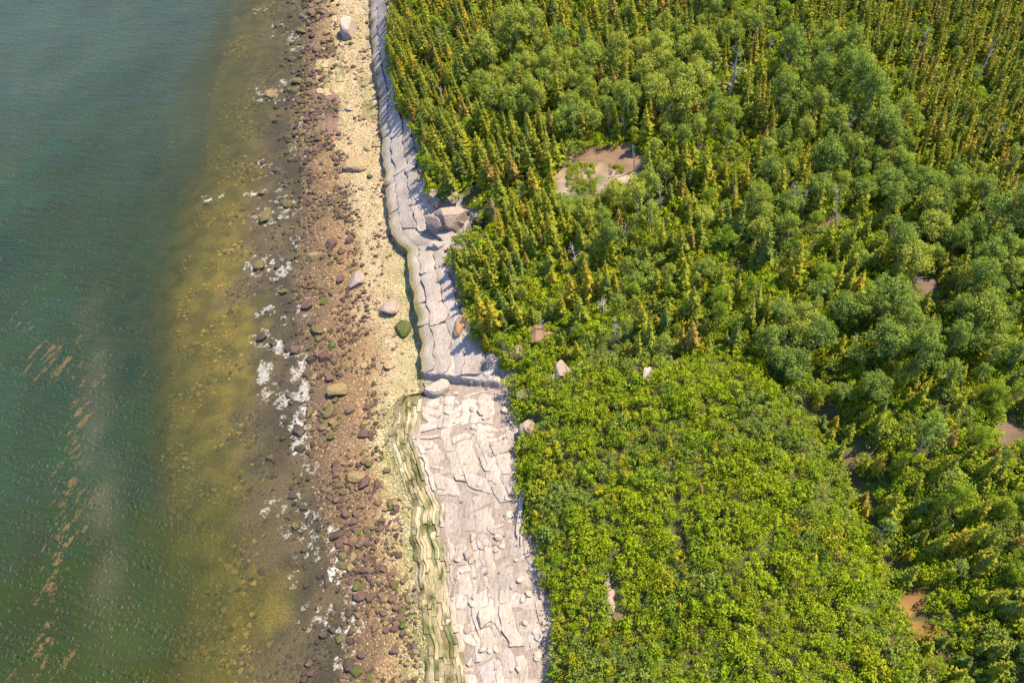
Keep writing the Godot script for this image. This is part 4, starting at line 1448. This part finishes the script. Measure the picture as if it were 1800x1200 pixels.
# ---------------------------------------------------------------- all together
func _ready() -> void:
	var cam := Camera3D.new()
	cam.name = "camera"
	cam.position = cam_at
	cam.rotation_degrees = Vector3(-53.1301, 0, 0)
	cam.projection = Camera3D.PROJECTION_FRUSTUM
	cam.near = 1.0
	cam.far = 3000.0
	cam.size = 1.0
	cam.frustum_offset = Vector2(-220.0 / 1200.0, 0)
	add_child(cam)
	cam.current = true
	var we := WorldEnvironment.new()
	we.name = "environment"
	var env := Environment.new()
	env.background_mode = Environment.BG_SKY
	env.sky = Sky.new()
	var sky := ProceduralSkyMaterial.new()
	sky.sky_top_color = Color(0.50, 0.64, 0.86)
	sky.sky_horizon_color = Color(0.80, 0.87, 0.95)
	sky.sky_curve = 0.18
	sky.ground_bottom_color = Color(0.25, 0.27, 0.25)
	sky.ground_horizon_color = Color(0.70, 0.76, 0.82)
	sky.sky_energy_multiplier = 0.85
	env.sky.sky_material = sky
	env.tonemap_mode = Environment.TONE_MAPPER_LINEAR
	env.tonemap_exposure = 2.8
	env.sdfgi_enabled = true
	env.ssao_enabled = true
	env.ssil_enabled = true
	we.environment = env
	add_child(we)
	var sun := DirectionalLight3D.new()
	sun.name = "sun"
	sun.light_energy = 1.6
	sun.light_color = Color(1.0, 0.93, 0.79)
	sun.light_angular_distance = 0.5
	sun.shadow_enabled = true
	add_child(sun)
	sun.look_at_from_position(Vector3(60, 112, -32), Vector3.ZERO, Vector3.UP)

	rng.seed = 20240611
	n1.seed = 11; n1.frequency = 0.02; n1.fractal_octaves = 3
	n2.seed = 23; n2.frequency = 0.02; n2.fractal_octaves = 4
	n3.seed = 37; n3.frequency = 0.01; n3.fractal_octaves = 3
	tex_grain = grain(0.012, 0.62, 1.12, 5)
	tex_rock = rock_grain()
	tex_fine = grain(0.03, 0.6, 1.15, 9)
	tex_relief = relief(0.02, 14, 6.0)
	lay_curves()
	for e in [[1050, 300, 8.0], [1015, 312, 6.5], [1092, 296, 7.0], [990, 330, 2.5], [1602, 1060, 1.6], [1625, 1110, 1.3], [1462, 395, 3.2], [1480, 385, 3.0], [1630, 505, 3.0], [1772, 765, 2.5], [1195, 940, 1.2], [1196, 970, 1.2], [1194, 1000, 1.2], [1072, 1030, 1.6], [1080, 1060, 1.6], [1088, 1080, 1.4], [950, 590, 3.0], [920, 610, 2.2], [985, 650, 2.0], [1000, 582, 2.0], [1500, 800, 2.5], [1140, 655, 2.2], [800, 385, 4.0], [840, 396, 3.8], [843, 415, 3.8], [770, 345, 2.0], [1580, 1000, 1.2], [1565, 960, 1.2], [1510, 850, 1.2], [1540, 905, 1.2], [940, 745, 2.0], [1708, 212, 2.0]]:
		keep_out.append([on_ground(e[0], e[1]), e[2]])
	for e in [[1040, 292, 8.5, lin(0.46, 0.33, 0.23)], [1078, 318, 6.0, lin(0.52, 0.40, 0.33)], [990, 335, 3.0, lin(0.5, 0.42, 0.33)], [1100, 275, 6.0, lin(0.33, 0.21, 0.15)], [1050, 270, 5.0, lin(0.28, 0.18, 0.12)], [1592, 1050, 2.4, lin(0.3, 0.17, 0.06)], [1625, 1120, 2.2, lin(0.3, 0.17, 0.06)], [1640, 1185, 2.2, lin(0.28, 0.16, 0.06)], [1462, 395, 3.6, lin(0.2, 0.12, 0.09)], [1630, 505, 3.4, lin(0.2, 0.14, 0.12)], [1772, 765, 3.0, lin(0.24, 0.16, 0.13)], [1500, 805, 2.2, lin(0.25, 0.17, 0.10)]]:
		bare.append([on_ground(e[0], e[1]), e[2], e[3]])
	for e in [[840, 430, 5.5], [852, 412, 4.0], [1283, 185, 3.5], [1062, 565, 3.0], [1203, 145, 3.0], [1352, 112, 3.0], [1072, 435, 2.5], [1102, 442, 2.5], [1408, 392, 3.0], [1380, 622, 2.5], [1500, 622, 2.5], [1605, 520, 3.5], [838, 165, 2.5], [900, 122, 2.5], [1115, 310, 2.5], [1050, 342, 7.0], [1100, 335, 6.0], [1005, 335, 4.0], [1460, 415, 3.5], [1630, 530, 3.5], [1772, 785, 3.0], [950, 625, 4.0], [915, 650, 3.0], [985, 670, 2.5], [1138, 680, 2.5], [800, 430, 3.5], [770, 365, 2.0]]:
		low_only.append([on_ground(e[0], e[1]), e[2]])
	ground()
	sea()
	rocks_prepare()
	rocks()
	gravel()
	slabs()
	sunken()
	outcrops()
	foam()
	trees()
	dead_trees()
	snags()
	for e in [[616, 58, "the huge whitish boulder"], [838, 392, "the dark cave"], [1050, 300, "the grassy clearing"], [748, 660, "the square headland corner"], [1283, 172, "the tall bleached dead tree"], [1062, 552, "the spiky dead tree"], [1600, 1060, "the brown forest path"], [690, 545, "the pinkish slab boulder"], [465, 655, "the offshore foam streak"], [625, 835, "the tilted ochre boulder"], [853, 1085, "the diamond-shaped stone"], [468, 374, "the olive boulder in the shallows"], [475, 164, "the ochre boulder in the shallows"], [1462, 395, "the brown bare patch"], [1630, 505, "the white fallen limbs"], [1490, 790, "the gully head"], [950, 590, "the rocky gully"], [1408, 380, "the grey dead spruce"], [1708, 212, "the pale stony heap"], [1772, 765, "the bare earth patch"], [1075, 1045, "the rift in the shrub slope"], [1195, 970, "the dark slit in the shrub slope"], [1138, 655, "the whitish rock face"], [592, 681, "the big ochre boulder"], [613, 1160, "the dark boulder at the lower waterline"], [770, 685, "the rounded whitish stone"], [1380, 612, "the pale dead stem"], [900, 110, "the white forked stem"], [975, 1130, "the orange-pink stone"], [1203, 132, "the slim dead trunk"], [925, 690, "the pinkish corner boulder"], [1350, 900, "the middle of the shrub slope"]]:
		mark(e[0], e[1], e[2])
	label_all()

func rocks_prepare() -> void:
	for i in 6:
		boulder_small.append(faceted(rock_mesh(2, 9 + i % 3, 0.10), 0.7))
